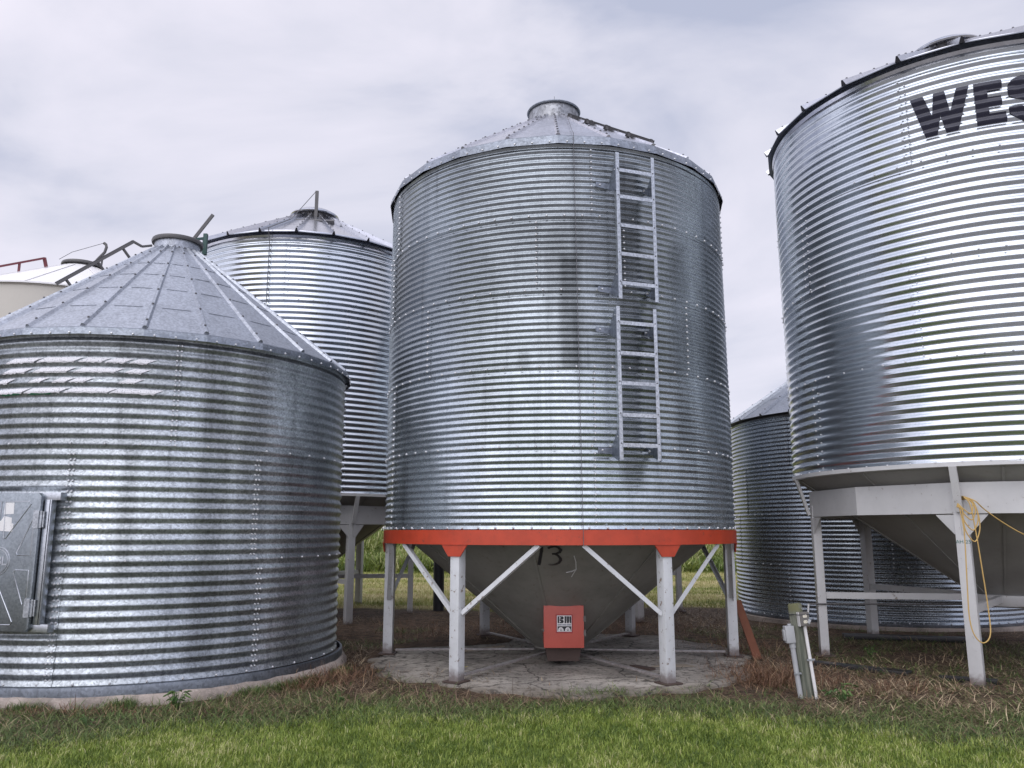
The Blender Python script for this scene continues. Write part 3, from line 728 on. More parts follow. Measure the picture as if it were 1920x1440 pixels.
    g(.012, .115, .415, .52); K.plate([(-.03, .27), (.12, .26), (.125, .33), (.105, .335), (.10, .385), (.02, .40), (-.01, .36), (-.03, .35)], c + nn * .0285, ta, (0, 0, 1), .0012)
    K.build('sticker', M['white'], door, label='torn white paper stickers')
    for z in (.37, -.40):
        G = MB(); G.tube([c + ta * (hw + .022) + nn * .004 + Vector((0, 0, z - .07)), c + ta * (hw + .022) + nn * .004 + Vector((0, 0, z + .07))], .012); G.box(c + ta * (hw - .03) + nn * .031 + Vector((0, 0, z)), (.056, .012, .16), rot); G.box(c + ta * (hw + .008) + nn * .024 + Vector((0, 0, z)), (.03, .008, .15), rot)
        G.build('hinge', M['zinc'], door)
    Fm = MB()
    for z in (hh - .03, -hh + .03): Fm.box(c + ta * (hw - .10) - nn * .055 + Vector((0, 0, z)), (.52, .08, .07), rot)
    Fm.box(c + ta * (hw + .035) - nn * .05 + Vector((0, 0, 0)), (.05, .085, hh * 2 - .12), rot); Fm.box(c - ta * (hw + .035) - nn * .05, (.05, .085, hh * 2 - .12), rot)
    Fm.box(c + ta * (hw + .075) - nn * .030 + Vector((0, 0, 0)), (.012, .05, hh * 2 - .12), rot)
    Fm.build('door_frame', M['door_lines'], t, bevel=.003)
    return t
left_bin()

# =================================================================== FLARED-LEG HOPPER BINS (three)
def letters(RW, amp, pitch, zs):
    WP = [(-1.62, 6.112), (-1.49, 6.112), (-1.418, 5.86), (-1.388, 6.112), (-1.283, 6.112), (-1.246, 5.86), (-1.168, 6.112), (-1.05, 6.112), (-1.185, 5.63), (-1.30, 5.63), (-1.341, 5.84), (-1.383, 5.63), (-1.498, 5.63)]
    EP = [(-1.013, 6.11), (-.755, 6.11), (-.755, 6.00), (-.893, 6.00), (-.893, 5.93), (-.77, 5.93), (-.77, 5.825), (-.893, 5.825), (-.893, 5.742), (-.742, 5.742), (-.742, 5.63), (-1.013, 5.63)]
    def arc(cx_, cz, rx, rz, q0, q1, n=10): return [(cx_ + rx * math.cos(q), cz + rz * math.sin(q)) for q in np.linspace(q0, q1, n)]
    # S outline: top bowl, waist, bottom bowl
    SP = arc(-.56, 5.968, .15, .155, .35, PI * 1.02, 12) + arc(-.555, 5.962, .155, .12, PI * 1.05, PI * 1.42, 6) + [(-.50, 5.815)] + arc(-.53, 5.775, .045, .040, .9, -PI * .9, 8) + [(-.60, 5.785), (-.715, 5.785)] + arc(-.562, 5.775, .155, .155, PI * 1.02, PI * 2.0, 12) + arc(-.565, 5.80, .158, .115, .1, .55 * PI, 6) + [(-.575, 5.925)] + arc(-.56, 5.965, .045, .042, PI * 1.1, .25, 8)
    B = MB()
    for poly in (WP, EP, SP):
        bm = bmesh.new(); vs = [bm.verts.new((x, z, 0)) for x, z in poly]; bm.faces.new(vs)
        bmesh.ops.triangulate(bm, faces=bm.faces[:])
        for z in np.arange(5.55, 6.2, pitch / 8):
            bmesh.ops.bisect_plane(bm, geom=bm.verts[:] + bm.edges[:] + bm.faces[:], plane_co=(0, z, 0), plane_no=(0, 1, 0))
        for u in np.arange(-1.7, -.35, .05):
            bmesh.ops.bisect_plane(bm, geom=bm.verts[:] + bm.edges[:] + bm.faces[:], plane_co=(u, 0, 0), plane_no=(1, 0, 0))
        bm.verts.index_update(); n0 = len(B.v)
        for v in bm.verts: B.v.append(tuple(cyl(float(corr(RW, amp, pitch, zs, np.array(v.co.y))) + .0125, v.co.x / 2.286, v.co.y)))
        for f in bm.faces: B.f.append(tuple(n0 + v.index for v in f.verts)); B.m.append(0)
        bm.free()
    return B
def flared_bin(loc, leg0, label, seams, zdrop=0., detail=True, name_extra=None, eave_a0=0., cone_key='cone_r'):
    t = thing('hopper_bin', label, 'grain bin', (loc[0], loc[1], zdrop))
    RW, th, rows, amp, z0 = 2.274, 1.079, 11, .0112, 2.14; pitch = th / rows
    wall('wall', t, RW, z0, 4, th, rows, amp, seams, [M['wall_r'], M['bolt']], ns=10 if detail else 8, dth=1.25 if detail else 2.5, tones=(.94, 1.04), hb=.24, br=.011, seed=int(10 + leg0), stag=True)
    e = MB(); zt = z0 + 4 * th; e.lathe([(RW + .014, zt - .01), (RW + .002, zt + .03), (RW + .022, zt + .065), (RW + .002, zt + .10), (RW + .0, zt + .16)], 144); e.build('eave_ring', M['roof_n'], t)
    n = 24; r0 = RW + .09; ze = zt + .105
    # the roof sheet is seen from below at the eave, so give the edge a turned-down lip
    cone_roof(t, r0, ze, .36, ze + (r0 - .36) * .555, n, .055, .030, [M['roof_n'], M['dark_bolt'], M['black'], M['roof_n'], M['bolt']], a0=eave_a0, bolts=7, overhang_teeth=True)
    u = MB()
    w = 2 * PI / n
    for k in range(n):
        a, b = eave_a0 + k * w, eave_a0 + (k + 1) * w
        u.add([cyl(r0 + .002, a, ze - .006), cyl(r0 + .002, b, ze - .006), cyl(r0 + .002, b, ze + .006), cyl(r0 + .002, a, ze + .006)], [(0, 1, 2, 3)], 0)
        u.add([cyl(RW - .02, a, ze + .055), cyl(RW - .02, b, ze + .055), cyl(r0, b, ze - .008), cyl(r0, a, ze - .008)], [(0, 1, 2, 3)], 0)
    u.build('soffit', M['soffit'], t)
    zc = ze + (r0 - .36) * .555
    cp = MB(); cp.lathe([(.40, zc - .03), (.40, zc + .06), (.385, zc + .06)], 40)
    for k in range(24): cp.bolt(cyl(.40, R(15 * k), zc + .03), cyl(1, R(15 * k)), .014, .012)
    cpo = cp.build('roof_cap', M['rail'], t)
    l = MB(); l.lathe([(.38, zc + .055), (.475, zc + .055), (.485, zc + .075), (.47, zc + .10), (.38, zc + .16), (.01, zc + .22)], 40); l.build('lid', M['roof_n'], cpo)
    # cone, skirt, struts, legs
    c = MB(); c.lathe([(RW + .018, z0 + .012), (RW + .020, z0 - .032), (RW - .02, z0 - .04)], 128, 1); c.lathe([(RW - .01, z0 - .01), (.27, .70), (.27, .60)], 96)
    for k in range(10): c.bar(cyl(RW - .05, R(36 * k + 8), z0 - .045), cyl(.3, R(36 * k + 8), .714), .026, .012, cyl(1, R(36 * k), -1.3))
    c.build('hopper_cone', [M[cone_key], M['grey_r']], t)
    RL = 2.08; s = MB()
    for k in range(12):
        a, b = leg0 + k * PI / 6, leg0 + (k + 1) * PI / 6
        o, i_ = RL + .058, RL + .046
        s.add([cyl(o, a, 1.645), cyl(o, b, 1.645), cyl(o, b, 1.955), cyl(o, a, 1.955), cyl(i_, a, 1.645), cyl(i_, b, 1.645), cyl(i_, b, 1.955), cyl(i_, a, 1.955)],
              [(0, 1, 2, 3), (4, 7, 6, 5), (0, 4, 5, 1), (3, 2, 6, 7)])
    s.build('skirt_ring', M['grey_r'], t)
    for k in range(6):
        a = leg0 + k * PI / 3; ta = Vector((math.cos(a), math.sin(a), 0)); rot = Matrix.Rotation(a, 3, 'Z'); ca = cyl(1, a)
        b = MB(); b.box(cyl(RL, a, .89), (.125, .10, 1.80), rot); leg = b.build('leg', M['grey_r'], t, bevel=.007)
        for sgn in (-1, 1):
            pass
        g = MB()
        for sgn in (-1, 1):
            tb = Vector((math.cos(a + sgn * PI / 12), math.sin(a + sgn * PI / 12), 0)) * sgn
            g.plate([(0, -.008), (.245, -.008), (.07, -.205), (0, -.205)] if sgn > 0 else [(0, -.008), (0, -.205), (.07, -.205), (.245, -.008)], cyl(RL + .052, a, 1.642), tb, (0, 0, 1), .008 * 1)
        g.build('gusset', M['grey_r'], leg)
        p = MB(); p.box(cyl(RL, a, .0), (.26, .22, .014), rot); p.build('base_plate', M['brownp'], leg)
        q = MB(); q.bar(cyl(RW + .01, a, z0 - .03), cyl(RL + .075, a, 1.665), .07, .035, ta.cross(Vector((0, 0, 1)))); q.build('strut', M['grey_r'], t)
        h = MB(); h.bar(cyl(RL - .04, a, .70), cyl(.30, a, .70), .06, .075); h.build('cross_brace', M['grey_r'], t)
    hub = MB(); hub.lathe([(.27, .60), (.36, .62), (.38, .66), (.38, .74), (.36, .745), (.27, .745)], 32); hub.build('brace_hub', M['grey_r'], t)
    return t, (RW, amp, pitch, z0)
SE = [(-79, -7, 65, 137, 209), (-44, 28, 100, 172, 244), (-79, -7, 65, 137, 209), (-42.5, 29.5, 101, 173, 245)]
rb, P_ = flared_bin((5.84, 9.79), R(-39), 'tall bright galvanized hopper bin with WES lettering, pale grey skirt and legs', SE, eave_a0=R(3))
letters(*P_).build('lettering', M['navy'], rb)
b = MB(); vs, fs = text_poly('AH-25', .05, .0006)
a = R(-39); ta = Vector((math.cos(a), math.sin(a), 0)); nn = cyl(1, a); p = cyl(2.08 + .0505, a, 1.365) + ta * .004
b.add(vs, fs, 0, Matrix.Translation(p) @ Matrix(((ta.x, 0, nn.x, 0), (ta.y, 0, nn.y, 0), (0, 1, 0, 0), (0, 0, 0, 1)))); b.build('marker_note', M['marker'], rb)
# slide gate crank reaching past the second leg
a2 = R(-99); g = MB(); q0 = cyl(.4, a2, .615) + Vector((0, -.03, 0)); q1 = cyl(2.26, a2, .60) + Vector((0, -.09, 0))
gs = MB(); gs.tube([q0, q1], .010); gs.build('gate_shaft', M['rail'], rb); g.tube([q1, q1 + Vector((-.02, -.02, -.10)), q1 + Vector((-.07, -.06, -.21))], .012); g.tube([q1 + Vector((-.07, -.06, -.21)), q1 + Vector((-.22, -.10, -.155))], .015)
g.build('gate_crank', M['grey_r'], rb)
lb, _ = flared_bin((-3.983, 15.29), R(38), 'galvanized hopper bin behind the short bin, with a mast on its roof cap', [(31, 103, 175, 247, 319), (-5, 67, 139, 211, 283), (31, 103, 175, 247, 319), (4, 76, 148, 220, 292)], -.06, detail=True, eave_a0=R(7.5))
b = MB(); b.box((.15, -.5, 7.82), (.06, .04, .58)); b.tube([(.12, -.5, 8.09), (-.12, -1.2, 7.25), (-.15, -2.41, 6.60), (-.15, -2.31, 6.35), (-.15, -2.31, 3.0)], .007, 5)
b.build('lid_mast', M['rail'], lb)
b = MB(); b.angle((-.10, -1.0, 7.315), (.62, -.95, 7.315), .06, .008, (0, -1, 1)); b.build('roof_step', M['rail'], lb)
flared_bin((1.10, 15.70), R(30), 'galvanized hopper bin hidden behind the orange ringed bin, only its grey legs visible', [(10, 82, 154, 226, 298)] * 4, -.02, detail=False)

# =================================================================== FLAT BOTTOM BIN BEHIND, RIGHT
def back_right_bin():
    t = thing('flat_bottom_bin', 'dull galvanized flat bottom bin partly hidden behind the hopper bin with WES lettering', 'grain bin', (6.604, 14.902, 0))
    RW = 2.43
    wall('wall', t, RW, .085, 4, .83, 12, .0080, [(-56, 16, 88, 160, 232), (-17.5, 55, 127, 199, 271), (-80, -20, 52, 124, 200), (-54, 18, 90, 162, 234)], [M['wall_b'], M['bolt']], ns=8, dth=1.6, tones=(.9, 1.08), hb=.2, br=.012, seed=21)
    n = 26; cone_roof(t, RW + .075, 3.455, .33, 4.95, n, .035, .035, [M['roof_l'], M['dark_bolt'], M['rail'], M['flange'], M['bolt']], a0=R(5), bolts=6, overhang_teeth=True, grooves=(.25, .5))
    s = MB(); s.lathe([(RW + .07, 3.45), (RW - .02, 3.43), (RW - .02, 3.39)], 96); s.build('soffit', M['rail'], t)
    roof_cap(t, .32, 4.96, .10, .36, [M['roof_l'], M['dark_bolt'], M['rail']], .05)
    f = MB(); f.lathe([(RW - .1, .05), (RW + .06, .05), (RW + .07, .085), (RW - .05, .085)], 96); f.build('base_flange', M['flange'], t)
    f = MB(); f.lathe([(RW - .1, .045), (RW + .16, .045), (RW + .18, -.2)], 96); f.build('foundation', M['found'], t)
back_right_bin()

# =================================================================== CREAM BIN, FAR LEFT
def cream_bin():
    t = thing('smooth_wall_bin', 'cream smooth walled bin with white cone roof and red roof rail, farthest left', 'grain bin', (-7.86, 14.0, 0))
    RW = 2.2; w_ = MB(); w_.lathe([(RW, 0), (RW, 1.3), (RW + .004, 1.305), (RW + .004, 2.6), (RW, 2.605), (RW, 3.9), (RW + .004, 3.905), (RW + .004, 5.2), (RW + .02, 5.215), (RW + .02, 5.25)], 128); w_.build('wall', M['cream'], t)
    r_ = MB(); r_.lathe([(RW + .05, 5.225), (RW + .05, 5.25), (.34, 6.16), (.34, 6.17)], 96)
    for k in range(12):
        a = R(30 * k + 10); r_.bar(cyl(RW + .04, a, 5.262), cyl(.36, a, 6.162), .03, .008, cyl(.5, a, .8))
    r_.build('roof', M['white_roof'], t, 20)
    c = MB(); c.lathe([(.30, 6.14), (.30, 6.21), (.335, 6.21), (.345, 6.23), (.335, 6.265), (.2, 6.30), (.01, 6.31)], 40); c.build('roof_cap', M['rail'], t)
    p = MB(); p.tube([(.14, .05, 6.23), (.24, .05, 6.38), (.36, .05, 6.52), (.385, .05, 6.62), (.37, .05, 6.67), (.33, .05, 6.70)], .026); p.tube([(.32, .05, 6.2), (.33, .05, 6.48)], .018); p.build('lid_arm', M['rail'], t)
    p = MB(); p.tube([(.33, .05, 6.70), (-.04, -.3, 6.4), (-.2, -.4, 6.23)], .005, 5); p.build('lid_cable', M['cable'], t)
    a = R(-27); f = lambda s, off: cyl(RW + (.34 - RW) * s, a, 5.25 + .91 * s) + Vector((0, 0, off))
    k = MB(); k.bar(f(.05, .16), f(.80, .19), .032, .035); k.bar(f(.80, .20), f(.83, .0), .05, .035, (0, 1, 0))
    for s in (.1, .34, .58): k.bar(f(s, 0), f(s, .17), .03, .03, (0, 1, 0))
    k.build('roof_rail', M['redrail'], t)
cream_bin()

# =================================================================== GROUND
def fbm(x, y, s, seed=0, oct=4):
    rng = np.random.default_rng(seed); out = np.zeros_like(x, float); amp = 1.; tot = 0
    for o in range(oct):
        G = rng.random((64, 64)); X = x / s * 2 ** o + 100; Y = y / s * 2 ** o + 100
        xi = np.floor(X).astype(int); yi = np.floor(Y).astype(int); fx = X - xi; fy = Y - yi
        fx = fx * fx * (3 - 2 * fx); fy = fy * fy * (3 - 2 * fy)
        g = lambda a, b: G[a % 64, b % 64]
        out += amp * ((g(xi, yi) * (1 - fx) + g(xi + 1, yi) * fx) * (1 - fy) + (g(xi, yi + 1) * (1 - fx) + g(xi + 1, yi + 1) * fx) * fy)
        tot += amp; amp *= .5
    return out / tot
def sstep(x, a, b):
    t = np.clip((x - a) / (b - a), 0, 1); return t * t * (3 - 2 * t)
EDX = np.array([-30, -6, -3.7, -2.6, -1.6, .2, 1.6, 2.7, 4, 6, 30.]); EDY = np.array([5.6, 5.7, 5.95, 6.3, 6.65, 7.05, 7.0, 6.75, 6.4, 6.1, 6.1])
def lawn_edge(x, y): return np.interp(x, EDX, EDY) + (fbm(x, y, 1.3, 5) - .5) * 1.2 + (fbm(x, y, .25, 6, 2) - .5) * .35
BINS = ((.57, 10.1, 2.35), (-4.18, 9.52, 2.25), (6.604, 14.9, 2.6))
def zones(x, y):
    e = lawn_edge(x, y)
    lawn = 1 - sstep(y, e - .45, e + .45)
    field = sstep(y + (fbm(x, y, 1.6, 9) - .5) * 1.6 - .12 * np.clip(x, 0, 9), 15.9, 16.7)
    return lawn, field
def height(x, y):
    h = -.045 + (fbm(x, y, 1.7, 3) - .5) * .07
    h = np.where(y < 7.4, h + .01, h)
    rc = np.hypot(x - .57, y - 10.1); h = h * sstep(rc, 2.1, 2.7) + -.03 * (1 - sstep(rc, 2.1, 2.7))
    for lx, ly in ((4.53, 8.17), (3.79, 10.1)): pass
    h = h + .035 * sstep(x, 2.9, 3.6) * sstep(y, 7.2, 7.9) * (1 - sstep(y, 13, 16))
    bank = sstep(y + (fbm(x, y, 9, 12) - .5) * 3, 31, 42) * 1.25
    far = sstep(y, 45, 90) * -.5
    return h * (1 - sstep(y, 30, 60)) + bank + far
xs = np.concatenate([-np.geomspace(900, 12, 26), np.arange(-11.5, 12.01, .10), np.geomspace(12.5, 900, 26)])
ys = np.concatenate([-np.geomspace(900, 3, 24), np.arange(-2, 4.5, .5), np.arange(4.6, 18.01, .10), np.arange(18.4, 46, .5), np.geomspace(47, 1500, 26)])
GX, GY = np.meshgrid(xs, ys, indexing='ij'); GZ = height(GX, GY)
ii = np.arange(GX.size).reshape(GX.shape)
gm = fast_mesh('ground', np.stack([GX, GY, GZ], -1).reshape(-1, 3), np.stack([ii[:-1, :-1], ii[1:, :-1], ii[1:, 1:], ii[:-1, 1:]], -1).reshape(-1, 4), [M['ground']], angle=80)
lz, fz = zones(GX, GY); beh = GY < 3
fz = np.where(GY > 3, fz, 0)
zc = gm.attributes.new('zone', 'FLOAT_COLOR', 'POINT')
zc.data.foreach_set('color', np.stack([lz, fz, 1 - sstep(GY, 4.0, 5.0), np.ones_like(lz)], -1).astype(np.float32).ravel())
tag(link(bpy.data.objects.new('ground', gm)), kind='structure')
# concrete pad
pb = MB(); n = 150; rim = []
for k in range(n):
    a = 2 * PI * k / n; w_ = .08 * math.sin(3 * a + .6) + .06 * math.sin(7 * a + 2) + .05 * math.sin(13 * a + 1) + .035 * math.sin(29 * a) + random.uniform(-.03, .03); rim.append((2.29 + w_) * (1 - .42 * math.exp(-((math.degrees(a) - 218) / 38) ** 2)))
for r_, z in ((0, 0.), (1.2, .0), (1., 0), (1., -.015), (1.0, -.12)):
    pass
pb.v.append((0, 0, 0))
for fr, z in ((.5, 0), (.985, 0), (1., -.012), (1.015, -.14)):
    for k in range(n): pb.v.append(tuple(cyl(rim[k] * fr, 2 * PI * k / n, z)))
for k in range(n): pb.f.append((0, 1 + k, 1 + (k + 1) % n)); pb.m.append(0)
for i in range(3):
    for k in range(n): pb.f.append((1 + i * n + k, 1 + (i + 1) * n + k, 1 + (i + 1) * n + (k + 1) % n, 1 + i * n + (k + 1) % n)); pb.m.append(0)
po = pb.build('concrete_pad', M['pad']); po.location = (.57, 10.08, -.003); tag(po, kind='structure')

# ------------------------------------------------------------------ blades
def blades(name, x, y, z, L_, w, mat, lean, rnd, flat=0.0, curl=.35, seed=1, az=None):
    """curved two-segment grass blades, one mesh"""
    rng = np.random.default_rng(seed); n = len(x)
    a = rng.uniform(0, 2 * PI, n) if az is None else az; tilt = np.clip(np.abs(rng.normal(lean, .28, n)), 0, 1.55)
    d = np.stack([np.cos(a) * np.sin(tilt), np.sin(a) * np.sin(tilt), np.cos(tilt)], -1)
    t2 = np.clip(tilt + curl * rng.uniform(.3, 1.6, n), 0, 1.75)
    d2 = np.stack([np.cos(a) * np.sin(t2), np.sin(a) * np.sin(t2), np.cos(t2)], -1)
    sa = a + PI / 2 + rng.normal(0, .5, n); s = np.stack([np.cos(sa), np.sin(sa), np.zeros(n)], -1) * (w / 2)[:, None]
    p0 = np.stack([x, y, z], -1); p1 = p0 + d * (L_ * .55)[:, None]; p2 = p1 + d2 * (L_ * .45)[:, None]
    V = np.stack([p0 - s, p0 + s, p1 + s * .8, p1 - s * .8, p2], 1).reshape(-1, 3)
    b = np.arange(n) * 5
    F = np.stack([np.stack([b, b + 1, b + 2], -1), np.stack([b, b + 2, b + 3], -1), np.stack([b + 3, b + 2, b + 4], -1)], 1).reshape(-1, 3)
    me = fast_mesh(name, V, F, [mat], smooth=False)
    at = me.attributes.new('rnd', 'FLOAT', 'POINT'); at.data.foreach_set('value', np.repeat(np.clip(rnd, 0, 1), 5).astype(np.float32))
    return link(bpy.data.objects.new(name, me))
def scatter(n, x0, x1, y0, y1, keep):
    x = RNG.uniform(x0, x1, n); y = RNG.uniform(y0, y1, n); k = RNG.random(n) < keep(x, y); return x[k], y[k]
def clear(x, y):
    ok = np.ones(len(x), bool)
    for cx_, cy_, r_ in BINS[1:]: ok &= np.hypot(x - cx_, y - cy_) > r_
    return ok
def padm(x, y): return np.hypot(x - .57, y - 10.08)
# lawn in front
x, y = scatter(280000, -5.6, 5.6, 4.7, 8.0, lambda x, y: zones(x, y)[0] * (np.abs(x) < y * .72) * clear(x, y))
pat = fbm(x, y, .7, 31); n = len(x)
tuft = fbm(x, y, .09, 77, 2)
o = blades('lawn_grass', x, y, height(x, y) - .005, RNG.uniform(.025, .06, n) * (.6 + .9 * tuft), RNG.uniform(.003, .0062, n), M['grass'], .35, .12 + .8 * (pat - .35) + .8 * (tuft - .45) + RNG.normal(.22, .26, n), curl=.7, seed=2)
tag(o, 'bright green mown lawn along the bottom of the view', 'grass', kind='stuff')
# limp dark clippings along the lawn edge
def kclip(x, y):
    e = lawn_edge(x, y); rc = padm(x, y)
    k = sstep(y, e - .45, e + .1) * (1 - sstep(y, e + .6, np.where(x < -1.6, e + 2.2, e + 1.15))) * (.45 + 1.1 * fbm(x, y, .5, 44))
    k = np.maximum(k, .22 * (fbm(x, y, .8, 45) > .53) * (y > e) * (rc > 2.2))
    return k * clear(x, y) * np.where(rc < 2.3, np.where(y < 8.6, (.8 * sstep(-y, -8.05, -7.75) + .35 * sstep(-y, -8.5, -7.9)) * (fbm(x, y, .45, 47) > .42), 0), 1) * (np.abs(x) < y * .72 + .3)
x, y = scatter(330000, -5.8, 8, 5.4, 13, kclip); n = len(x)
o = blades('limp_grass', x, y, height(x, y) + .0 + np.where(padm(x, y) < 2.4, .03, 0), RNG.uniform(.05, .15, n), RNG.uniform(.003, .006, n), M['clip'], 1.1, RNG.random(n) ** 1.3, curl=.5, seed=3)
tag(o, 'dark limp grass clippings between the lawn and the bins', 'grass', kind='stuff')
# dry straw
def kstraw(x, y):
    e = lawn_edge(x, y); k = sstep(y, e + .05, e + .6) * (.12 + .9 * sstep(fbm(x, y, 1.1, 51), .40, .66))
    k = k * np.where((x > 2.7) & (y < 9.6), 2.2, .6)
    return k * clear(x, y) * (padm(x, y) > 2.33) * (1 - zones(x, y)[1]) * (np.abs(x) < y * .72 + .3) * (1 - .7 * ((y > 11) & (x < 2)))
x, y = scatter(330000, -6, 10, 5.7, 17, kstraw); n = len(x)
o = blades('dry_straw', x, y, height(x, y) + RNG.uniform(0, .025, n), RNG.uniform(.05, .22, n), RNG.uniform(.003, .0065, n), M['straw'], 1.38, np.clip(RNG.random(n) ** 1.1 * (.6 + .8 * fbm(x, y, .8, 57)) * np.where((x > 2.7) & (y < 9.6), 1.25, .9), 0, 1), curl=.2, seed=4)
tag(o, 'matted brown dry straw over bare soil around the bins', 'straw', kind='stuff')
# litter blown onto the concrete pad
x, y = scatter(9000, -1.8, 2.9, 7.8, 12.3, lambda x, y: (padm(x, y) < 2.2) * (.05 + .9 * sstep(fbm(x, y, .6, 91), .48, .66)) * (.35 + .65 * (padm(x, y) > 1.5))); n = len(x)
o = blades('pad_litter', x, y, np.full(n, .004), RNG.uniform(.02, .11, n), RNG.uniform(.003, .008, n), M['straw'], 1.5, np.clip(RNG.random(n) ** 1.6, 0, 1), curl=.05, seed=14)
tag(o, 'scattered straw litter and crumbs on the concrete pad', 'litter', kind='stuff')
# longer tufts growing against the footing
th_ = RNG.uniform(R(-50), R(85), 9000); cl_ = fbm(th_ * 3, th_ * 0 + 2, .35, 93); k_ = RNG.random(9000) < sstep(cl_, .46, .66); th_ = th_[k_]; cl_ = cl_[k_]; n = len(th_)
rr_ = 2.27 + np.abs(RNG.normal(0, .07, n)); x = -4.18 + rr_ * np.sin(th_); y = 9.523 - rr_ * np.cos(th_)
o = blades('footing_tufts', x, y, height(x, y), RNG.uniform(.05, .13, n) * (.5 + cl_), RNG.uniform(.003, .006, n), M['clip'], .6, RNG.random(n) ** 1.2, curl=.8, seed=15)
tag(o, 'longer dark grass tufts growing against the concrete footing', 'grass', kind='stuff')
# rust-red dead grass clumps
pts = []
for cx_, cy_, sx, sy, m_, hh in ((-1.95, 8.7, .28, .22, 900, .25), (-2.15, 8.35, .22, .15, 500, .2), (2.75, 8.95, .30, .22, 900, .25), (2.55, 8.55, .22, .16, 700, .22), (3.05, 8.4, .35, .18, 500, .18), (-3.6, 7.05, .55, .08, 500, .14), (3.5, 8.0, .5, .2, 500, .15), (2.9, 10.6, .3, .5, 700, .2), (-.6, 13.2, 1.0, .5, 500, .18), (-1.1, 12.2, .6, .4, 400, .16), (1.8, 13.0, 1.0, .5, 900, .2)):
    pts.append(np.stack([RNG.normal(cx_, sx, m_), RNG.normal(cy_, sy, m_), np.full(m_, hh)], -1))
pts = np.concatenate(pts); k = clear(pts[:, 0], pts[:, 1]); pts = pts[k]; n = len(pts)
o = blades('dead_grass', pts[:, 0], pts[:, 1], height(pts[:, 0], pts[:, 1]) + .01, pts[:, 2] * RNG.uniform(.4, 1.2, n), RNG.uniform(.003, .006, n), M['redgrass'], .95, RNG.random(n), curl=.7, seed=6)
tag(o, 'rust red dead grass in clumps beside the pad and bin footing', 'dead grass', kind='stuff')
# field turf behind
x, y = scatter(150000, -9, 11, 15.5, 31, lambda x, y: zones(x, y)[1] * clear(x, y) * np.clip(1.4 - y / 32, .15, 1)); n = len(x)
yel = fbm(x * .35, y * 1.6, .9, 63)
o = blades('field_grass', x, y, height(x, y), RNG.uniform(.05, .14, n), RNG.uniform(.008, .016, n), M['fieldg'], .6, .40 + 2.2 * (yel - .47) + RNG.normal(.15, .14, n), curl=.7, seed=9)
tag(o, 'yellow green mown field grass behind the bins', 'grass', kind='stuff')
# weeds on the bank
x, y = scatter(190000, -22, 26, 29.5, 42, lambda x, y: sstep(y + (fbm(x, y, 2.5, 71) - .5) * 2.2, 30.2, 31.4) * (.35 + fbm(x, y, 1.5, 72))); n = len(x)
cl = fbm(x, y, 1.1, 73)
o = blades('tall_weeds', x, y, height(x, y) + RNG.uniform(0, .75, n) ** 1.5 * cl, (.15 + 1.3 * cl ** 1.4) * RNG.uniform(.25, 1.2, n), RNG.uniform(.025, .06, n), M['weed'], .75, .12 + 1.6 * (cl - .35) + .5 * (fbm(x, y, .45, 79) - .5) + RNG.normal(.1, .2, n), curl=.8, seed=12)
tag(o, 'tall overgrown weeds covering the bank beyond the field', 'weeds', kind='stuff')

# ------------------------------------------------------------------ small things
def weed(x, y, h, nl, label, seed, spread=.5):
    rng = random.Random(seed); z = float(height(np.array([x]), np.array([y]))[0]); B = MB(); S = MB(); rn = []
    for i in range(nl):
        a = rng.uniform(0, 2 * PI); tl = rng.uniform(.2, 1.1) * spread * 1.6; hh = h * rng.uniform(.35, 1.)
        top = Vector((math.cos(a) * math.sin(tl) * hh, math.sin(a) * math.sin(tl) * hh, math.cos(tl) * hh)); S.tube([(0, 0, -.01), top * .5 + Vector((0, 0, .01)), top], .0025, 5)
        l = h * rng.uniform(.22, .42); wd = l * .42; d = Vector((math.cos(a), math.sin(a), rng.uniform(-.5, .3))).normalized(); sd_ = d.cross(Vector((0, 0, 1))).normalized(); up = sd_.cross(d)
        P = [top, top + d * l * .3 + sd_ * wd * .5 + up * .006, top + d * l * .65 + sd_ * wd * .42, top + d * l - up * .012, top + d * l * .65 - sd_ * wd * .42, top + d * l * .3 - sd_ * wd * .5 + up * .006]
        m1 = top + d * l * .45 - up * .008; B.add(P + [m1], [(0, 1, 6), (1, 2, 6), (2, 3, 6), (3, 4, 6), (4, 5, 6), (5, 0, 6)]); rn += [rng.random()] * 7
    t = thing('weed_plant', label, 'weed', (x, y, z), group='broad leaved weeds in the rough grass')
    o = B.build('leaves', M['leaf'], t); at = o.data.attributes.new('rnd', 'FLOAT', 'POINT'); at.data.foreach_set('value', np.array(rn[:len(o.data.vertices)], np.float32))
    s = S.build('stem', M['leaf'], t); at = s.data.attributes.new('rnd', 'FLOAT', 'POINT'); at.data.foreach_set('value', np.full(len(s.data.vertices), .3, np.float32))
weed(2.98, 7.62, .20, 26, 'leafy green weed growing right of the wooden outlet post', 1)
weed(-3.32, 6.62, .11, 9, 'small pale leaved weed in the dark grass below the steel door', 2)
weed(-2.35, 7.02, .07, 8, 'tiny weed in the grass in front of the footing bend', 3)
weed(-1.55, 7.55, .08, 10, 'low weed at the front left corner of the concrete pad', 4)
weed(4.3, 10.05, .13, 14, 'weed in the straw behind the base plate of the right bin leg', 5)
weed(-2.9, 7.30, .17, 30, 'bushy weed pressed against the concrete footing', 6, .35)
weed(1.95, 7.45, .07, 9, 'low weed in the grass right of the front right leg', 7)
